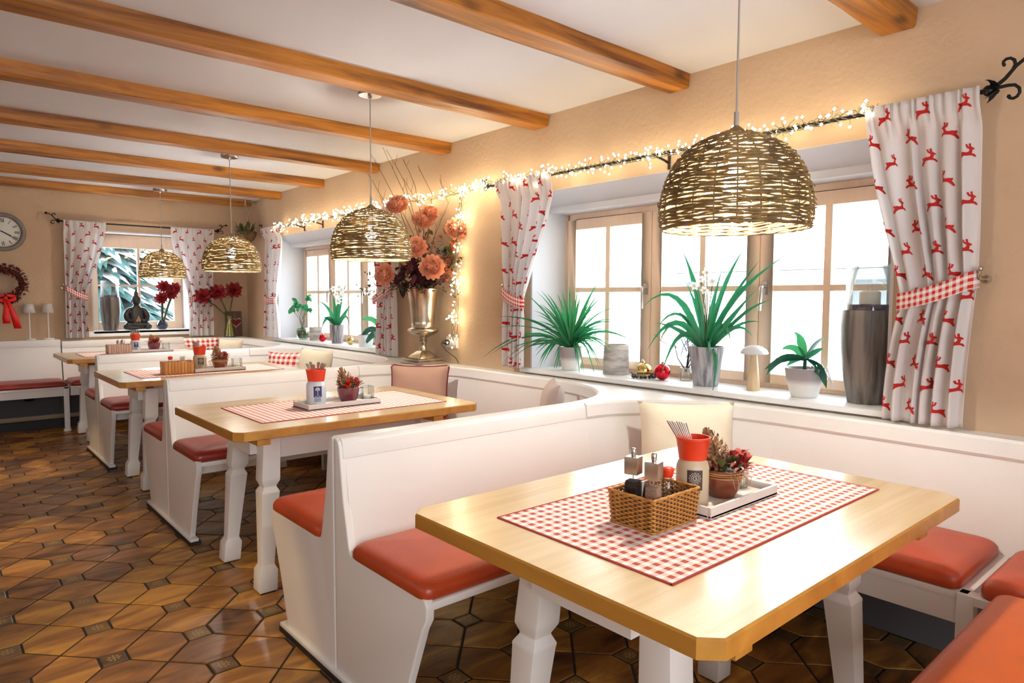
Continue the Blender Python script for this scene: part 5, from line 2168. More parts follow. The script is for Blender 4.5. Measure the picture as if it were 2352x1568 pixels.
for q in TW:
    b = MB()
    d = r_.uniform(-.05, .06)
    pts = [P_b(0, -5, 0)] + [P_b(*p, d) for p in q]
    fine = []
    for i in range(len(pts) - 1):
        for k in range(4):
            fine.append(pts[i].lerp(pts[i + 1], k / 4) + Vector((0, r_.uniform(-.006, .006), r_.uniform(-.004, .004))))
    fine.append(pts[-1])
    b.tube(fine, [.0030 - .0018 * i / len(fine) for i in range(len(fine))], 5)
    for k in range(3):
        p = fine[r_.randint(6, len(fine) - 2)]
        b.tube([p, p + Vector((0, r_.uniform(-.05, .05), r_.uniform(.03, .08)))], [.0015, .0008], 4)
    b.build('twig', 'twig', t)


def spray(name, m, ends, n, size, w, prof=None, seed=0, spread=.05):
    r_ = random.Random(seed)
    b = MB()
    for (dx, dy, dd) in ends:
        for k in range(n):
            u = r_.uniform(.35, 1.05)
            p = P_b(dx * u + r_.uniform(-8, 8), dy * u + r_.uniform(-8, 8), dd * u + r_.uniform(-spread, spread))
            q = p + (R3 * r_.uniform(-1, 1) + Vector((0, 0, r_.uniform(-.8, 1))) - F3 * r_.uniform(-.2, .8)).normalized() * size * r_.uniform(.6, 1.2)
            q.x = min(q.x, -.02)
            b.leaf(p, p.lerp(q, .5) + Vector((0, 0, size * .2)), q, w * r_.uniform(.7, 1.2), 4, .2, prof=prof)
    b.build(name, m, t, kind='stuff')


oval = lambda u: sin(pi * min(1, u * .9 + .1)) ** .8
spray('olive_leaves', 'leaf_olive', [(40, -100, 0), (70, -85, .02), (95, -95, 0), (15, -130, .03), (-65, -15, -.05), (-90, 0, -.05), (60, -60, -.05), (5, -105, -.05), (-35, -120, .03), (128, -75, 0), (30, -15, -.08), (0, 8, -.1)], 9, .055, .017, oval, 1)
spray('plum_leaves', 'leaf_plum', [(-25, -65, -.05), (-15, -30, -.08), (-45, -45, 0), (10, -25, -.1), (-5, -10, -.1), (40, -20, -.05), (-55, -10, -.03), (-20, -90, 0)], 22, .075, .026, oval, 2)
spray('orange_leaves', 'leaf_orange', [(70, -60, 0), (85, -75, 0), (95, -95, .01), (60, -40, -.03), (-10, -150, .05), (20, -120, .04), (-40, -110, .03), (45, -130, .04), (78, -30, 0), (15, -190, .04), (-60, -150, .04), (100, -110, .0)], 14, .045, .012, oval, 3)
spray('dark_leaves', 'leaf_dark', [(-130, 0, 0), (-120, -20, 0), (-105, -30, -.03), (60, -95, -.05), (25, 0, -.1), (-95, 12, -.05)], 8, .04, .011, oval, 4)
b = MB()
for k in range(60):
    dx, dy = r_.choice([(-135, 5), (-115, -25), (-60, -5), (70, -90), (80, -60), (100, 10), (60, 5), (40, -80), (95, -5)])
    b.ball(P_b(dx + r_.uniform(-14, 14), dy + r_.uniform(-14, 14), r_.uniform(-.05, .03)), .006, 6, 5)
b.build('berries', 'berry_dark', t, kind='stuff')
b = MB()
for (dx, dy) in ((-130, 0), (-115, -25), (-90, -5), (75, -85), (95, -100), (105, 0), (110, -115), (125, -75)):
    b.tube([P_b(dx * .1, -3), P_b(dx * .55, dy * .6 - 18), P_b(dx, dy)], .002, 5)
b.build('spray_stems', 'twig', t)

# socket beside the urn
so_ = thing('wall_socket', 'double white wall socket beside the silver urn', 'socket', (0, 3.86, .985))
b = MB()
b.box(-.012, -.0005, 3.80, 3.94, .945, 1.022)
b.build('cover_plate', 'white_plastic', so_, bevel=.004)
for yy in (3.835, 3.905):
    b = MB()
    b.lathe([(.021, .0), (.021, .006), (.017, .006), (.016, .001)], (-.012, yy, .984), 18, axis=Matrix.Rotation(radians(-90), 3, 'Y'))
    b.build('outlet_ring', 'white_plastic', so_)
pl = thing('power_plug', 'black plug and cable in the wall socket beside the urn', 'plug', (-.02, 3.905, .985))
b = MB()
b.lathe([(.018, .0), (.019, .02), (.012, .04), (.006, .05)], (-.0185, 3.905, .984), 14, axis=Matrix.Rotation(radians(-90), 3, 'Y'))
b.build('plug_body', 'black_plastic', pl)
b = MB()
b.tube([(-.066, 3.905, .984), (-.085, 3.90, .975), (-.07, 3.86, .93), (-.03, 3.80, .88), (-.02, 3.78, .845)], .003, 6)
b.tube([(-.012, 3.83, .945), (-.014, 3.80, 1.10), (-.014, 3.79, 1.3)], .0018, 5)
b.build('cable', 'black_plastic', pl)

# ================================================================== THINGS ON THE TABLES
ZT = .7634


def tray(x0, x1, y0, y1, label):
    t = thing('serving_tray', label, 'tray', ((x0 + x1) / 2, (y0 + y1) / 2, ZT), group='wooden trays on the runners')
    b = MB()
    b.box(x0, x1, y0, y1, ZT, ZT + .008)
    b.build('base', 'tray_white', t, bevel=.001)
    w, h = .009, .028
    for a in ((x0, x1, y0, y0 + w), (x0, x1, y1 - w, y1), (x0, x0 + w, y0 + w, y1 - w), (x1 - w, x1, y0 + w, y1 - w)):
        b = MB()
        b.box(*a, ZT + .001, ZT + h)
        b.build('rim', 'tray_white', t, bevel=.0015)
    return t


def jar(c, label, style, seed=0, r=.0415, hb=.122, emblem='sun', cutlery=9, lean=-.5):
    x, y, z = c
    body, lab = (('ceramic_beige', 'label_brown') if style == 'beige' else ('ceramic_pale', 'label_navy'))
    t = thing('cutlery_jar', label, 'jar', c, group='ceramic jars with red napkin cups')
    b = MB()
    b.lathe([(r * .94, 0), (r, .004), (r, hb * .72), (r * .99, hb * .80), (r * .90, hb * .90), (r * .72, hb * .97), (r * .70, hb + .006), (r * .64, hb + .006), (r * .64, .01), (.001, .01)], c, 40)
    b.build('body', body, t, autosmooth=.9)
    b = MB()
    z0, z1 = hb - .006, hb + .052
    prof = [(r * .74, z0), (r * .80, z0), (r * .97, z1 - .006), (r * 1.01, z1 - .005), (r * 1.01, z1), (r * .95, z1), (r * .77, z0 + .006), (.001, z0 + .006)]
    b.lathe(prof, c, 40, wob=lambda a, q: 1 + .05 * cos(2 * (a + .72)) + .010 * cos(6 * a))
    b.build('red_cup', 'cup_red', t, autosmooth=.9)
    # label, bent round the body and facing the aisle
    a0 = atan2(0 - y, -2.824 - x) + .16

    def LP(s, q, e=.0005):
        a = a0 + s / r
        return Vector((x + (r + e) * cos(a), y + (r + e) * sin(a), z + q))
    w, q0, q1 = .0195, hb * .36, hb * .78
    b = MB()
    b.grid(lambda u, v: LP((u - .5) * 2 * w, q0 + (q1 - q0) * v), 10, 2)
    b.build('label_patch', lab, t)
    b = MB()
    b.smooth = False

    def quad(s0, s1, qa, qb):
        b.add([LP(s0, qa, .0009), LP(s1, qa, .0009), LP(s1, qb, .0009), LP(s0, qb, .0009)], [(0, 1, 2, 3)])

    def arc(cs, cq, rr, wd, t0, t1, n=16):
        for k in range(n):
            u, v = t0 + (t1 - t0) * k / n, t0 + (t1 - t0) * (k + 1) / n
            b.add([LP(cs + (rr + wd * g) * cos(tt), cq + (rr + wd * g) * sin(tt), .0009) for tt, g in ((u, -.5), (v, -.5), (v, .5), (u, .5))], [(0, 1, 2, 3)])
    cq = q0 + (q1 - q0) * .60
    if emblem == 'sun':
        arc(0, cq, .0095, .0012, 0, 2 * pi, 24)
        for k in range(12):
            a = 2 * pi * k / 12
            arc(.0125 * cos(a), cq + .0125 * sin(a), .0020, .0011, a - 1.7, a + 1.7, 6)
        arc(0, cq, .0052, .0016, .6, 5.9, 12)
        quad(-.0006, .0052, cq - .0012, cq + .0004)
    else:
        quad(-.0010, .0010, q0 + .006, cq + .004)
        for k in range(9):
            a = pi * k / 8
            arc(.008 * cos(a), cq + .003 + .009 * sin(a), .0026, .0014, 0, 2 * pi, 7)
        arc(0, cq + .003, .004, .0012, 0, 2 * pi, 10)
        quad(-.012, -.004, q0 + .004, q0 + .006)
        quad(.004, .012, q0 + .004, q0 + .006)
    if emblem == 'sun':
        for s in (-.007, .002):
            quad(s, s + .0016, q0 + .004, q0 + .011)
        arc(-.0095, q0 + .0075, .003, .0014, 0, 2 * pi, 8)
        for k in range(4):
            quad(.0036 + .0007 * k, .0050 + .0007 * k, q0 + .0075 + .0009 * k, q0 + .0084 + .0009 * k)
            quad(.0036 + .0007 * k, .0050 + .0007 * k, q0 + .0066 - .0007 * k, q0 + .0075 - .0007 * k)
    b.build('emblem', 'print_cream', t)
    b = MB()
    b.smooth = False
    for k in range(3):
        r_ = random.Random(seed + k)
        s = -.016
        while s < .010:
            l_ = r_.uniform(.002, .006)
            b.add([LP(s, q0 - .007 - k * .007, .0007), LP(s + l_, q0 - .007 - k * .007, .0007), LP(s + l_, q0 - .0035 - k * .007, .0007), LP(s, q0 - .0035 - k * .007, .0007)], [(0, 1, 2, 3)])
            s += l_ + .0012
    b.build('small_print', lab, t)
    r_ = random.Random(seed + 9)
    for k in range(cutlery):
        u = k / max(1, cutlery - 1)
        bx = Vector((x, y, z + hb + .004)) + R3 * (-.012 + .020 * u) + F3 * (.008 - .004 * u)
        if style == 'beige':
            tip = Vector((x, y, z + hb + .090 - .006 * u + r_.uniform(-.002, .002))) + R3 * (-.064 + .050 * u) + F3 * .018
        else:
            q = (-1, -.65, -.45, -.2, .35, .75, 1.0)[k % 7]
            bx = Vector((x, y, z + hb + .004)) + R3 * q * .012
            tip = Vector((x, y, z + hb + .085 + r_.uniform(-.012, .008))) + R3 * q * .046 + F3 * r_.uniform(-.01, .015)
        b = MB()
        d = (tip - bx)
        sd = (R3 * .95 - F3 * .3).normalized() if style == 'beige' else R3
        n_ = sd.cross(d.normalized())
        vs = []
        for f, wd in ((0, .0022), (.5, .0026), (.9, .0029 if style == 'beige' else .0080), (1, .0022 if style == 'beige' else .0060)):
            p = bx + d * f
            for g, h_ in ((-1, -1), (1, -1), (1, 1), (-1, 1)):
                vs.append(p + sd * wd * g + n_ * .0012 * h_)
        b.add(vs, [(i * 4 + q, i * 4 + (q + 1) % 4, (i + 1) * 4 + (q + 1) % 4, (i + 1) * 4 + q) for i in range(3) for q in range(4)] + [(3, 2, 1, 0), (12, 13, 14, 15)])
        b.build('cutlery_handle', 'steel_brushed', t, bevel=.0006)
    return t


def bowl(c, label, glaze, seed, r=.055, h=.076, red=True, raffia=True, conek=1.0):
    x, y, z = c
    t = thing('planted_bowl', label, 'bowl', c, group='decorated bowls on the trays')
    b = MB()
    b.lathe([(r * .60, 0), (r * .66, .004), (r * .86, h * .35), (r * .98, h * .75), (r * 1.0, h), (r * .93, h), (r * .88, h * .7), (.001, h * .66)], c, 36)
    b.build('bowl', glaze, t, autosmooth=.9)
    r_ = random.Random(seed)
    if raffia:
        b = MB()
        for k in range(5):
            ph, tl = r_.uniform(0, 6.28), r_.uniform(-.10, .10)
            zz = h * r_.uniform(.72, 1.02)
            b.tube([(x + r * 1.04 * cos(a), y + r * 1.04 * sin(a), z + zz + tl * r * cos(a + ph)) for a in [2 * pi * q / 28 for q in range(28)]], .0011, 4, closed=True)
        for k in range(9):
            a = r_.uniform(2.6, 5.4)
            p = Vector((x + r * 1.0 * cos(a), y + r * 1.0 * sin(a), z + h * .95))
            b.tube([p, p + Vector((.022 * cos(a), .022 * sin(a), -.012)), p + Vector((.018 * cos(a + .5), .018 * sin(a + .5), -.036))], .0009, 4)
        b.build('raffia', 'raffia', t)
    b = MB()
    b.lathe([(r * .90, h * .80), (r * .5, h * .95), (.001, h)], c, 20)
    b.build('moss', 'leaf_olive', t)
    b = MB()
    tilt = Matrix.Rotation(-.28, 3, Vector((.66, .75, 0)))
    cone(b, Vector(c) + Vector((0, 0, h * .88)) - R3 * r * .18 + F3 * r * .2, 0.104 * conek, .041 * conek, 10, tilt, seed)
    b.build('pine_cone', 'cone_brown', t)
    # dried flowers, seed heads and leaves round the cone
    for nm, m, n, sz, w in (('leaves', 'leaf_olive', 22, .032, .008), ('dried_petals', 'dry_peach', 40, .022, .007), ('red_petals', 'dry_red', 80, .024, .0065)):
        b = MB()
        for k in range(n):
            a = r_.uniform(0, 2 * pi)
            q = r * r_.uniform(.45, 1.05)
            if nm == 'red_petals':
                p = Vector(c) + R3 * r * r_.choice((.35, .75, .95)) - F3 * r * r_.uniform(.1, .7) + Vector((0, 0, h + r_.uniform(.002, .042)))
            else:
                p = Vector(c) + Vector((q * cos(a), q * sin(a), h + r_.uniform(-.004, .022)))
            d = Vector((cos(a), sin(a), r_.uniform(.1, 1.0))) * sz * r_.uniform(.6, 1.1)
            b.leaf(p, p + d * .5 + Vector((0, 0, sz * .2)), p + d, w * r_.uniform(.7, 1.2), 3, .3, prof=oval)
        b.build(nm, m, t, kind='stuff')
    if red:
        b = MB()
        p0 = Vector(c) + R3 * r * .15 - F3 * r * .75 + Vector((0, 0, h + .022))
        for k in range(30):
            a = 2.4 * k
            e = .2 + .8 * k / 30
            d = (R3 * cos(a) * e + Vector((0, 0, 1)) * sin(a) * e - F3 * (1.1 - e)).normalized() * .024
            b.leaf(p0, p0 + d * .6 - F3 * .004, p0 + d, .007, 3, .25, prof=oval)
        b.build('red_bloom', 'cup_red', t)
    b = MB()
    for k in range(14):
        a = r_.uniform(0, 6.28)
        b.ball((x + r * .8 * cos(a), y + r * .8 * sin(a), z + h + r_.uniform(.006, .018)), .0045, 6, 5)
    b.build('berries', 'petal_red', t, kind='stuff')
    return t


def tumbler(c, label, r=.027, h=.100, square=False):
    x, y, z = c
    t = thing('candle_glass', label, 'glass', c, group='clear glasses on the trays')
    b = MB()
    wob = (lambda a, q: 1.0 / max(abs(cos(a)), abs(sin(a))) ** .8) if square else (lambda a, q: 1 + .022 * cos(22 * a))
    b.lathe([(r * .86, 0), (r * .92, .003), (r, h * .5), (r * .98, h), (r * .90, h), (r * .90, h * .5), (r * .80, .010), (.001, .008)], c, 66 if not square else 40, wob=wob)
    b.build('glass_body', 'clear_glass', t, autosmooth=.6)
    b = MB()
    b.lathe([(r * .72, .011), (r * .72, .030), (.002, .031)], c, 22)
    b.build('tealight', 'candle', t)
    return t


# nearest table ------------------------------------------------------
tray(-1.400, -1.075, .893, 1.075, 'white wooden tray on the nearest table, end on to the wicker basket')
ZI = ZT + .0085
jar((-1.340, .988, ZI), 'beige jar with dark sun emblem label and red cup on the nearest table', 'beige', 1, lean=-.5)
bowl((-1.222, .975, ZI), 'brown glazed bowl with pine cone and red dried flowers on the nearest table', 'terracotta_glaze', 3, red=False)
tumbler((-1.112, .990, ZI), 'ribbed clear tumbler at the end of the tray on the nearest table')

bk = thing('wicker_basket', 'rectangular wicker basket holding the mills and the soy bottle on the nearest table', 'basket', (-1.508, .982, ZT))
BX0, BX1, BY0, BY1, BH = -1.598, -1.418, .916, 1.048, .079


def bask(u, z, off=0.0):
    """point on the basket wall; u runs once round"""
    k = .94 + .06 * z / BH
    w, d = (BX1 - BX0), (BY1 - BY0)
    per = 2 * (w + d)
    s = (u % 1.0) * per
    cx, cy = (BX0 + BX1) / 2, (BY0 + BY1) / 2
    if s < w:
        p, n = (-w / 2 + s, -d / 2), (0, -1)
    elif s < w + d:
        p, n = (w / 2, -d / 2 + s - w), (1, 0)
    elif s < 2 * w + d:
        p, n = (w / 2 - (s - w - d), d / 2), (0, 1)
    else:
        p, n = (-w / 2, d / 2 - (s - 2 * w - d)), (-1, 0)
    return Vector((cx + p[0] * k + n[0] * off, cy + p[1] * k + n[1] * off, ZT + z))


b = MB()
NS = 46
for k in range(NS):
    u = k / NS
    b.tube([bask(u, z) for z in (0.001, BH * .5, BH)], .0015, 4)
b.build('stakes', 'rattan_dark', bk)
b = MB()
N = NS * 4
rows = 15
for q in range(rows):
    z = .0035 + (BH - .008) * q / (rows - 1)
    if True:
        pts = [bask(k / N, z, .0026 * cos(pi * NS * k / N + q * pi)) for k in range(N)]
        b.tube(pts, .0022, 5, closed=True, flat=1.15)
b.build('woven_sides', 'rattan', bk, kind='stuff')
b = MB()
for z, r in ((BH, .0036), (.002, .003)):
    pts = [bask(k / 80, z + .0006 * sin(k * 2.1), .001 * cos(k * 2.1)) for k in range(80)]
    b.tube(pts, r, 6, closed=True)
b.build('rim', 'rattan', bk)
b = MB()
b.box(BX0 + .008, BX1 - .008, BY0 + .008, BY1 - .008, ZT + .001, ZT + .004)
b.build('base', 'rattan_dark', bk)


def mill(c, label, fill, rz):
    x, y, z = c
    t = thing('spice_mill', label, 'mill', c, rz=rz, group='mills in the wicker basket')

    def sq(name, prof, m, bev=.0012):
        b = MB()
        vs = []
        for h, q in prof:
            vs += [(a * h, d * h, q) for a, d in ((-1, -1), (1, -1), (1, 1), (-1, 1))]
        n = len(prof)
        b.smooth = False
        b.add(vs, [(i * 4 + k, i * 4 + (k + 1) % 4, (i + 1) * 4 + (k + 1) % 4, (i + 1) * 4 + k) for i in range(n - 1) for k in range(4)] + [(3, 2, 1, 0), tuple(range(4 * n - 4, 4 * n))])
        return b.build(name, m, t, local=True, bevel=bev)
    sq('glass_body', [(.0155, .002), (.0155, .118)], 'clear_glass')
    sq('filling', [(.0142, .005), (.0142, .098)], fill)
    sq('base', [(.0165, 0), (.0165, .012)], 'steel_brushed')
    sq('steel_top', [(.0168, .114), (.0168, .156)], 'steel_brushed', .002)
    b = MB()
    b.lathe([(.0015, .01), (.0015, .11)], (0, 0, 0), 6)
    b.build('spindle', 'steel', t, local=True)
    b = MB()
    b.lathe([(.0045, .155), (.0062, .161), (.0066, .173), (.005, .176), (.001, .1765)], (0, 0, 0), 16)
    b.build('knob', 'steel', t, local=True)


ZB = ZT + .0045
mill((-1.557, 1.008, ZB), 'square steel mill filled with black peppercorns in the wicker basket', 'pepper', .25)
mill((-1.562, .944, ZB), 'square steel mill filled with pink salt in the wicker basket', 'salt', .25)


def soy(c, label, k=1.0, grp=None):
    t = thing('soy_sauce_bottle', label, 'bottle', c, group=grp)
    b = MB()
    b.lathe([(r * k, z * k) for r, z in [(.020, 0), (.0215, .004), (.0215, .030), (.019, .055), (.0125, .078), (.0105, .092), (.0115, .104)]], c, 26)
    b.build('glass_body', 'clear_glass', t)
    b = MB()
    b.lathe([(r * k, z * k) for r, z in [(.0185, .003), (.0198, .006), (.0198, .030), (.0178, .052), (.001, .053)]], c, 22)
    b.build('soy_sauce', 'soy', t)
    b = MB()
    b.lathe([(r * k, z * k) for r, z in [(.0125, .098), (.0135, .100), (.0165, .116), (.0165, .118), (.012, .122), (.001, .123)]], c, 24)
    b.build('red_cap', 'cup_red', t)


soy((-1.468, .974, ZB), 'glass soy sauce bottle with red cap in the wicker basket')
t = thing('toothpick_packet', 'white and black paper packet standing between the two mills', 'packet', (-1.520, 1.000, ZB))
b = MB()
b.box(-1.536, -1.504, .998, 1.002, ZB, ZB + .092, )
b.build('paper', 'pot_white', t)
b = MB()
b.smooth = False
b.add([(-1.535, .9974, ZB + .05), (-1.520, .9974, ZB + .03), (-1.512, .9974, ZB + .03), (-1.524, .9974, ZB + .06), (-1.515, .9974, ZB + .085), (-1.527, .9974, ZB + .085)], [(0, 1, 2, 3), (0, 3, 4, 5)])
b.build('black_print', 'black_plastic', t)
b = MB()
b.smooth = False
b.add([(-1.527, .9973, ZB + .080), (-1.508, .9973, ZB + .080), (-1.508, .9973, ZB + .090), (-1.527, .9973, ZB + .090)], [(0, 1, 2, 3)])
b.build('orange_print', 'leaf_orange', t)

# second table -------------------------------------------------------
tray(-1.475, -1.090, 2.998, 3.178, 'white wooden tray on the second table, under the navy labelled jar')
jar((-1.388, 3.105, ZI), 'pale jar with navy tree emblem label, red cup and fanned out cutlery', 'pale', 4, r=.047, hb=.125, emblem='tree', cutlery=7)
bowl((-1.222, 3.092, ZI), 'plum glazed bowl with pine cone and one bright red bloom on the second table', 'plum_glaze', 5, red=True, raffia=False, conek=.95)
tumbler((-1.128, 3.085, ZI), 'square clear candle glass on the second table', r=.034, h=.075, square=True)


def crate(c, label, m, rz=0.0):
    x, y, z = c
    t = thing('slatted_crate', label, 'crate', c, group='slatted wooden condiment crates')
    w, d, h = .186, .115, .085
    for s in (-1, 1):
        for k in range(9):
            b = MB()
            a = x - w / 2 + w * (k + .5) / 9
            b.box(a - w / 18 + .001, a + w / 18 - .001, y + s * d / 2 - .004, y + s * d / 2 + .004, z + .001, z + h)
            b.build('slat', m, t, bevel=.001)
        b = MB()
        b.box(x + s * w / 2 - .004, x + s * w / 2 + .004, y - d / 2 + .005, y + d / 2 - .005, z + .001, z + h + .002)
        b.build('end_board', m, t, bevel=.001)
    b = MB()
    b.box(x - w / 2 + .005, x + w / 2 - .005, y - d / 2 + .005, y + d / 2 - .005, z, z + .006)
    b.build('base', m, t)
    return t


def shaker(c, label, dark):
    t = thing('salt_shaker', label, 'shaker', c)
    b = MB()
    b.lathe([(.018, 0), (.019, .003), (.019, .070), (.015, .085)], c, 20)
    b.build('glass_body', 'clear_glass', t)
    b = MB()
    b.lathe([(.0165, .004), (.0165, .048), (.001, .05)], c, 18)
    b.build('filling', dark, t)
    b = MB()
    b.lathe([(.0165, .083), (.0175, .086), (.0175, .108), (.010, .122), (.001, .125)], c, 20)
    b.build('steel_top', 'steel_brushed', t)


def picks(c, label):
    t = thing('toothpick_holder', label, 'holder', c)
    b = MB()
    b.lathe([(.017, 0), (.018, .003), (.018, .078), (.015, .078), (.015, .006), (.001, .006)], c, 20)
    b.build('cup', 'ceramic_pale', t)
    b = MB()
    b.lathe([(.0184, .02), (.0184, .06)], c, 20, cap=False)
    b.build('dark_band', 'label_brown', t)
    b = MB()
    r_ = random.Random(3)
    for k in range(18):
        a = r_.uniform(0, 6.28)
        q = r_.uniform(.002, .012)
        b.tube([(c[0] + q * cos(a), c[1] + q * sin(a), c[2] + .02), (c[0] + q * 1.5 * cos(a), c[1] + q * 1.5 * sin(a), c[2] + r_.uniform(.100, .115))], .0013, 4)
    b.build('toothpicks', 'pale_wood', t, kind='stuff')


# third table ----------------------------------------------------------
crate((-1.500, 5.085, ZT), 'orange slatted wooden crate on the third table', 'crate_wood')
soy((-1.545, 5.075, ZT + .0065), 'small soy bottle with red cap in the orange slatted crate', .95)
picks((-1.465, 5.085, ZT + .0065), 'toothpick holder with dark band in the orange slatted crate')
tray(-1.400, -1.050, 5.010, 5.190, 'pinkish white wooden tray on the third table beside the orange crate')
jar((-1.343, 5.105, ZI), 'beige jar with dark emblem label and red cup beside the orange crate', 'beige', 7, r=.044, hb=.120)
bowl((-1.205, 5.100, ZI), 'orange brown bowl with cone and flowers on the third table', 'terracotta_glaze', 8, red=False, conek=.9)
tumbler((-1.090, 5.095, ZI), 'square clear candle glass on the third table', r=.034, h=.075, square=True)
# farthest table ---------------------------------------------------------
crate((-1.455, 7.200, ZT), 'pale pinkish slatted wooden crate on the farthest table', 'crate_pale')
shaker((-1.455, 7.190, ZT + .0065), 'steel topped pepper shaker in the pale slatted crate', 'pepper')
shaker((-1.415, 7.215, ZT + .0065), 'steel topped salt shaker in the pale slatted crate', 'pot_white')
tray(-1.355, -.990, 7.150, 7.330, 'white wooden tray on the farthest table beside the pale crate')
jar((-1.300, 7.255, ZI), 'pale jar with navy label and red cup on the farthest table', 'pale', 12, r=.043, hb=.115, emblem='tree', cutlery=7)
bowl((-1.140, 7.250, ZI), 'plum glazed bowl with a red bloom on the farthest table', 'plum_glaze', 13, red=True, raffia=False, conek=.8)
tumbler((-1.035, 7.245, ZI), 'square clear candle glass on the farthest table', r=.032, h=.072, square=True)

# ================================================================== CLOCK WALL
c = Vector((-2.216, YF - .004, 1.918))
t = thing('wall_clock', 'round grey wall clock with Roman numerals, cut off by the edge of the picture', 'clock', tuple(c))
AXF = Matrix.Rotation(radians(90), 3, 'X')          # lathe axis out of the far wall
b = MB()
b.lathe([(.184, .0), (.186, .018), (.178, .040), (.160, .046), (.146, .036), (.142, .020)], c, 48, axis=AXF, cap=False)
b.build('rim', 'clock_grey', t)
b = MB()
b.lathe([(.146, .018), (.001, .019)], c, 48, axis=AXF, cap=False)
b.build('dial', 'clock_face', t)
b = MB()
b.smooth = False


def cstroke(bb, ang, p0, p1, wd):
    """stroke between two (tangential, radial) points of a numeral at clock angle ang"""
    er = Vector((sin(ang), 0, cos(ang)))
    et = Vector((cos(ang), 0, -sin(ang)))
    a, q = et * p0[0] + er * p0[1], et * p1[0] + er * p1[1]
    d = (q - a).normalized()
    n = Vector((d.z, 0, -d.x)) * wd / 2
    bb.add([c + v + Vector((0, -.0205, 0)) for v in (a - n, a + n, q + n, q - n)], [(0, 1, 2, 3)])


ROM = ['XII', 'I', 'II', 'III', 'IIII', 'V', 'VI', 'VII', 'VIII', 'IX', 'X', 'XI']
for k, s in enumerate(ROM):
    ws = [{'I': .008, 'V': .016, 'X': .016}[q] for q in s]
    x = -sum(ws) / 2
    for q, w in zip(s, ws):
        if q == 'I':
            cstroke(b, k * pi / 6, (x + w / 2, .092), (x + w / 2, .132), .004)
        elif q == 'V':
            cstroke(b, k * pi / 6, (x + 2e-3, .132), (x + w / 2, .092), .0045)
            cstroke(b, k * pi / 6, (x + w - 2e-3, .132), (x + w / 2, .092), .0025)
        else:
            cstroke(b, k * pi / 6, (x + 2e-3, .132), (x + w - 2e-3, .092), .0045)
            cstroke(b, k * pi / 6, (x + w - 2e-3, .132), (x + 2e-3, .092), .0025)
        x += w
b.build('numerals', 'iron_black', t)
for ang, l, w in ((radians(122), .125, .007), (radians(118), .075, .010)):
    b = MB()
    er = Vector((sin(ang), 0, cos(ang)))
    et = Vector((cos(ang), 0, -sin(ang)))
    o_ = c + Vector((0, -.024, 0))
    b.smooth = False
    b.add([o_ - er * .02 - et * w / 2, o_ - er * .02 + et * w / 2, o_ + er * l + et * w * .25, o_ + er * l - et * w * .25], [(0, 1, 2, 3)])
    b.build('hand', 'iron_black', t)

c = Vector((-2.225, YF - .066, 1.415))
t = thing('berry_wreath', 'dark red berry wreath with a scarlet ribbon below the clock', 'wreath', tuple(c))
r_ = random.Random(6)
b = MB()
for k in range(9):
    ph = r_.uniform(0, 6.28)
    b.tube([c + Vector(((.138 + .022 * cos(5 * a + ph)) * cos(a), .024 * sin(5 * a + ph), (.138 + .022 * cos(5 * a + ph)) * sin(a))) for a in [2 * pi * q / 50 for q in range(50)]], .005, 4, closed=True)
b.build('twig_ring', 'wreath_twig', t)
b = MB()
for k in range(420):
    a, e = r_.uniform(0, 6.28), r_.uniform(0, 6.28)
    rr = .140 + .038 * cos(e)
    p = c + Vector((rr * cos(a), -abs(.040 * sin(e)), rr * sin(a)))
    d = Vector((cos(a + r_.uniform(-1, 1)), r_.uniform(-.9, 0), sin(a + r_.uniform(-1, 1)))) * .03
    if p.y + d.y < YF - .01:
        b.leaf(p, p + d * .5, p + d, .010, 3, .2, prof=oval)
b.build('leaves', 'wreath_dark', t, kind='stuff')
b = MB()
for k in range(120):
    a, e = r_.uniform(0, 6.28), r_.uniform(0, 3.14)
    rr = .140 + .045 * cos(e)
    b.ball(c + Vector((rr * cos(a), -.045 * sin(e), rr * sin(a))), .009, 6, 5)
b.build('berries', 'petal_red', t, kind='stuff')


def ribbon(pts, w, name):
    b = MB()
    vs = []
    for i, p in enumerate(pts):
        ww = w[i] if isinstance(w, list) else w
        vs += [Vector(p) - Vector((ww, 0, 0)), Vector(p) + Vector((ww, 0, 0))]
    b.add(vs, [(2 * i, 2 * i + 1, 2 * i + 3, 2 * i + 2) for i in range(len(pts) - 1)])
    o = b.build(name, 'ribbon_red', t)
    s = o.modifiers.new('thickness', 'SOLIDIFY')
    s.thickness = .0015


k0 = c + Vector((.0, -.055, -.135))
for sx in (-1, 1):
    b = MB()
    b.grid(lambda u, v, sx=sx: k0 + Vector((sx * (.01 + .075 * sin(pi * u)), -.012 * sin(2 * pi * u) - .008, .035 * (u - .5) * 1.6 + .022 * (v - .5) * (1 + sin(pi * u)))), 14, 3)
    o = b.build('bow_loop', 'ribbon_red', t)
    s_ = o.modifiers.new('thickness', 'SOLIDIFY')
    s_.thickness = .0015
    ribbon([k0 + Vector((sx * .008, -.012, -.005)), k0 + Vector((sx * .018 + .02, -.022, -.10)), k0 + Vector((sx * .034 + .03, -.012, -.19)), k0 + Vector((sx * .042 + .045, -.010, -.245 - .05 * (sx > 0)))], [.012, .022, .028, .030], 'ribbon_tail')
b = MB()
b.ball(k0 + Vector((0, -.012, 0)), .018, 10, 8)
b.build('bow_knot', 'ribbon_red', t)

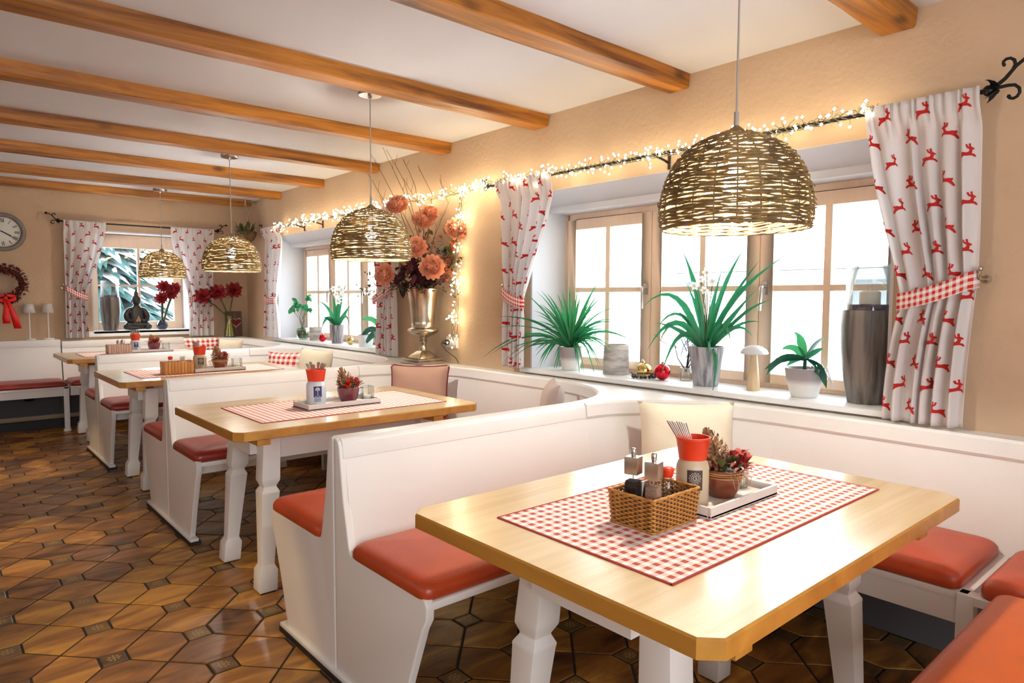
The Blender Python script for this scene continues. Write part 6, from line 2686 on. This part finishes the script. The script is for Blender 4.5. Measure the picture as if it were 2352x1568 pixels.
for i, x in enumerate((-2.040, -1.886)):
    c = (x, YF - .075, .8655)
    t = thing('table_lamp', ['slim white lamp on the bench ledge, next to the wreath ribbon', 'slim white lamp on the bench ledge, next to the far curtain'][i], 'lamp', c, group='slim white lamps on the far ledge')
    b = MB()
    b.lathe([(.048, 0), (.050, .004), (.046, .012), (.008, .016), (.0065, .02), (.0065, .27)], c, 24)
    b.build('stand', 'lamp_white', t)
    b = MB()
    b.lathe([(.055, .268), (.038, .358)], c, 28, cap=False)
    o = b.build('lamp_shade', 'lamp_shade_white', t)
    s_ = o.modifiers.new('thickness', 'SOLIDIFY')
    s_.thickness = .002
    b = MB()
    b.lathe([(.037, .352), (.002, .352)], c, 20, cap=False)
    b.build('shade_top', 'lamp_shade_white', t)

# small far window sill
slate_vase((-1.305, 8.325, .9325), .93, 'slate grey vase with dark stones beside the dark seated statue', candle=False)
c = Vector((-1.055, 8.318, .9325))
t = thing('seated_statue', 'dark seated meditating statue with a pointed topknot on the far window sill', 'statue', tuple(c))
t.scale = (1.06, 1.0, 1.0)


def skin(name, pts, edges, m, parent, sub=2, root=0):
    me = bpy.data.meshes.new(name)
    me.from_pydata([p for p, r in pts], edges, [])
    me.materials.append(MATS[m])
    o = bpy.data.objects.new(name, me)
    COL.objects.link(o)
    o.parent = parent
    o.modifiers.new('skin', 'SKIN').use_smooth_shade = True
    for i, (p, r) in enumerate(pts):
        me.skin_vertices[0].data[i].radius = r if isinstance(r, tuple) else (r, r)
        me.skin_vertices[0].data[i].use_root = (i == root)
    s = o.modifiers.new('sub', 'SUBSURF')
    s.levels = s.render_levels = sub
    return o


S_ = [((0, .01, .055), (.085, .060)), ((0, .01, .12), (.074, .050)), ((0, .01, .185), (.082, .048)), ((0, .01, .232), (.045, .034)), ((0, .005, .262), .026), ((0, 0, .285), .027),
      ((-.075, .01, .222), .027), ((-.100, 0, .150), .034), ((-.080, -.040, .100), .026), ((-.030, -.068, .100), .014),
      ((.075, .01, .222), .027), ((.100, 0, .150), .034), ((.080, -.040, .100), .026), ((.030, -.068, .100), .014),
      ((-.070, -.005, .045), .044), ((-.122, -.045, .036), .034), ((-.050, -.072, .026), .026), ((.010, -.075, .024), .018),
      ((.070, -.005, .045), .044), ((.122, -.045, .036), .034), ((.060, -.066, .028), .026)]
skin('figure', S_, [(0, 1), (1, 2), (2, 3), (3, 4), (4, 5), (3, 6), (6, 7), (7, 8), (8, 9), (3, 10), (10, 11), (11, 12), (12, 13), (0, 14), (14, 15), (15, 16), (16, 17), (0, 18), (18, 19), (19, 20)], 'buddha_dark', t)
b = MB()
b.lathe([(.020, .268), (.034, .285), (.042, .312), (.043, .338), (.036, .360), (.022, .376), (.020, .388), (.022, .398), (.015, .414), (.006, .436), (.001, .452)], (0, 0, 0), 24, wob=lambda a, z: 1 + .03 * cos(2 * a))
for s in (-1, 1):
    b.ball((s * .044, .004, .312), .011, 8, 8, (.5, .7, 2.0))
    b.ball((s * .015, -.037, .326), .006, 8, 6, (1.3, .6, .6))
b.ball((0, -.044, .314), .008, 8, 6, (.7, 1, 1.4))
b.ball((0, -.039, .297), .008, 8, 6, (1.3, .7, .5))
b.build('head', 'buddha_dark', t, local=True)
b = MB()
for s in (-1, 1):
    for k in range(4):
        b.tube([(s * (.006 + .002 * k), -.070, .098 + .004 * k), (s * .005, -.082, .125 - .004 * k), (s * .002, -.080, .150 - .008 * k)], .0055, 6)
    b.tube([(s * .020, -.070, .104), (s * .010, -.086, .118), (s * .004, -.086, .128)], .006, 6)
    b.ball((s * .012, -.070, .104), .014, 8, 6, (.8, .8, 1.3))
b.build('hands', 'buddha_gold', t, local=True)

c = Vector((-.800, 8.325, .9325))
t = thing('red_flower_vase', 'blue round glass vase with dark red flowers, near the corner of the far window', 'vase', tuple(c))
MATS_blue = glass('blue_glass', (.35, .42, .62), .25)
b = MB()
b.lathe([(.035, 0), (.055, .02), (.060, .045), (.050, .075), (.035, .088), (.040, .1), (.036, .1), (.031, .088), (.055, .045), (.03, .01)], c, 26)
b.build('bowl', 'blue_glass', t)
b = MB()
b.lathe([(.03, .012), (.05, .03), (.05, .05), (.001, .052)], c, 20)
b.build('dark_beads', 'berry_dark', t)


def trumpet(b, c, f, r):
    f = Vector(f).normalized()
    a0 = f.cross(Vector((0, 0, 1)))
    a0.normalize()
    b0 = f.cross(a0)
    for k in range(6):
        a = 2 * pi * k / 6
        d = a0 * cos(a) + b0 * sin(a)
        b.leaf(Vector(c) - f * r * .8, Vector(c) + d * r * .35 + f * r * .1, Vector(c) + d * r + f * r * .25, r * .42, 5, .25, side=f.cross(d), prof=lambda u: sin(pi * min(1, .15 + u * .82)) ** .7)


def amaryllis(t, base, heads, m='petal_red', r=.075):
    for hd in heads:
        top = Vector(hd)
        b = MB()
        b.tube([base + (top - base).normalized() * .02, base.lerp(top, .5) + Vector((0, 0, .02)), top], .008, 8)
        b.build('stem', 'leaf_olive', t)
        b = MB()
        for k, (fx, fz) in enumerate(((-1, .1), (1, .15), (0, .5), (-.2, -.1))):
            f = Vector((fx, -.9 if k > 1 else -.35, fz)).normalized()
            trumpet(b, top + f * r * .75 + Vector((0, 0, .015)), f, r)
        b.build('flower_head', m, t)


amaryllis(t, c + Vector((0, 0, .03)), [c + Vector((.02, -.03, .46)), c + Vector((.13, -.04, .44)), c + Vector((-.01, -.05, .33)), c + Vector((.09, -.05, .38))], r=.058)

c = Vector((-.155, 8.045, .8335))
t = thing('amaryllis_vase', 'glass vase of deep red amaryllis on the corner ledge of the far bench', 'vase', tuple(c))
b = MB()
b.lathe([(.058, 0), (.062, .006), (.055, .08), (.040, .15), (.038, .19), (.048, .255), (.045, .255), (.035, .19), (.037, .15), (.052, .08), (.056, .01)], c, 30)
b.build('glass_body', 'clear_glass', t)
b = MB()
for k in range(7):
    a = 2 * pi * k / 7
    b.tube([c + Vector((.040 * cos(a), .040 * sin(a), .01)), c + Vector((.018 * cos(a), .018 * sin(a), .15)), c + Vector((.02 * cos(a + 2.6), .02 * sin(a + 2.6), .24))], .009, 7)
b.build('cut_stems', 'stem_yellow' if 'stem_yellow' in MATS else 'leaf_olive', t)
amaryllis(t, c + Vector((0, 0, .22)), [c + R3 * -.225 - F3 * .16 + Vector((0, 0, .450)), c + R3 * -.10 - F3 * .06 + Vector((0, 0, .495)), c + R3 * .09 + Vector((0, 0, .52)) - F3 * .08], r=.078)

t = thing('heart_picture', 'dark framed wooden picture of a red heart leaning behind the amaryllis vase', 'picture', (-.07, YF - .06, .834))
tilt = lambda x, d, z: Vector((x, YF - .055 + .14 * z * .35 - d, .834 + z))
b = MB()
b.prism([(-.155, 0), (.02, 0), (.02, .29), (-.155, .29)], lambda a, q, s: tilt(a, s, q), 0, .012)
b.build('board', 'dark_wood', t)
for a0, a1, q0, q1 in ((-.16, -.148, 0, .296), (.013, .025, 0, .296), (-.148, .013, .284, .296), (-.148, .013, 0, .012)):
    b = MB()
    b.prism([(a0, q0), (a1, q0), (a1, q1), (a0, q1)], lambda a, q, s: tilt(a, s, q), .0, .022)
    b.build('frame_edge', 'dark_wood', t)


def heart(s):
    return [(s * .062 * (16 * sin(k) ** 3) / 16, s * .055 * (13 * cos(k) - 5 * cos(2 * k) - 2 * cos(3 * k) - cos(4 * k)) / 16) for k in [2 * pi * q / 40 for q in range(40)]]


for nm, s, m, d in (('heart_border', 1.12, 'pot_white', .014), ('heart', .95, 'petal_red', .017)):
    b = MB()
    b.prism([(-.042 + a, .165 + q) for a, q in heart(s)], lambda a, q, e: tilt(a, e, q), .011, d)
    b.build(nm, m, t)

c = Vector((-.115, 7.56, 1.90))
t = thing('hanging_basket', 'small brown plant basket hanging on cords in the far corner', 'basket', tuple(c))
b = MB()
b.lathe([(.05, 0), (.085, .03), (.108, .08), (.112, .11), (.10, .11), (.09, .08), (.001, .06)], c, 26, wob=lambda a, z: 1 + .02 * sin(20 * a + z * 200))
b.build('basket_bowl', 'basket_brown', t)
b = MB()
top = Vector((c.x, c.y, CEIL - .002))
for k in range(3):
    a = 2 * pi * k / 3 + .4
    b.tube([c + Vector((.106 * cos(a), .106 * sin(a), .105)), top - Vector((0, 0, .04))], .002, 4)
b.tube([top, top - Vector((0, 0, .05))], .006, 6)
b.build('cords', 'cord_grey', t)
b = MB()
r_ = random.Random(12)
for k in range(60):
    a = r_.uniform(0, 6.28)
    p = c + Vector((.06 * cos(a), .06 * sin(a), .09))
    q = p + Vector((.07 * cos(a), .07 * sin(a), r_.uniform(-.05, .14)))
    q.x = min(q.x, -.005)
    b.leaf(p, p.lerp(q, .5) + Vector((0, 0, .04)), q, .014, 4, .2, prof=oval)
b.build('leaves', 'leaf_olive', t, kind='stuff')

t = thing('under_bench_fitting', 'black round fitting hanging under the long far bench', 'fitting', (-2.10, 7.80, .345))  # black round fitting of unknown use
b = MB()
b.lathe([(.02, -.10), (.045, -.095), (.055, -.05), (.062, -.012), (.062, -.001)], (-2.10, 7.80, .411), 22)
b.build('body', 'black_plastic', t)
b = MB()
b.lathe([(.035, -.105), (.046, -.096)], (-2.10, 7.80, .411), 20)
b.build('cap', 'iron_black', t)
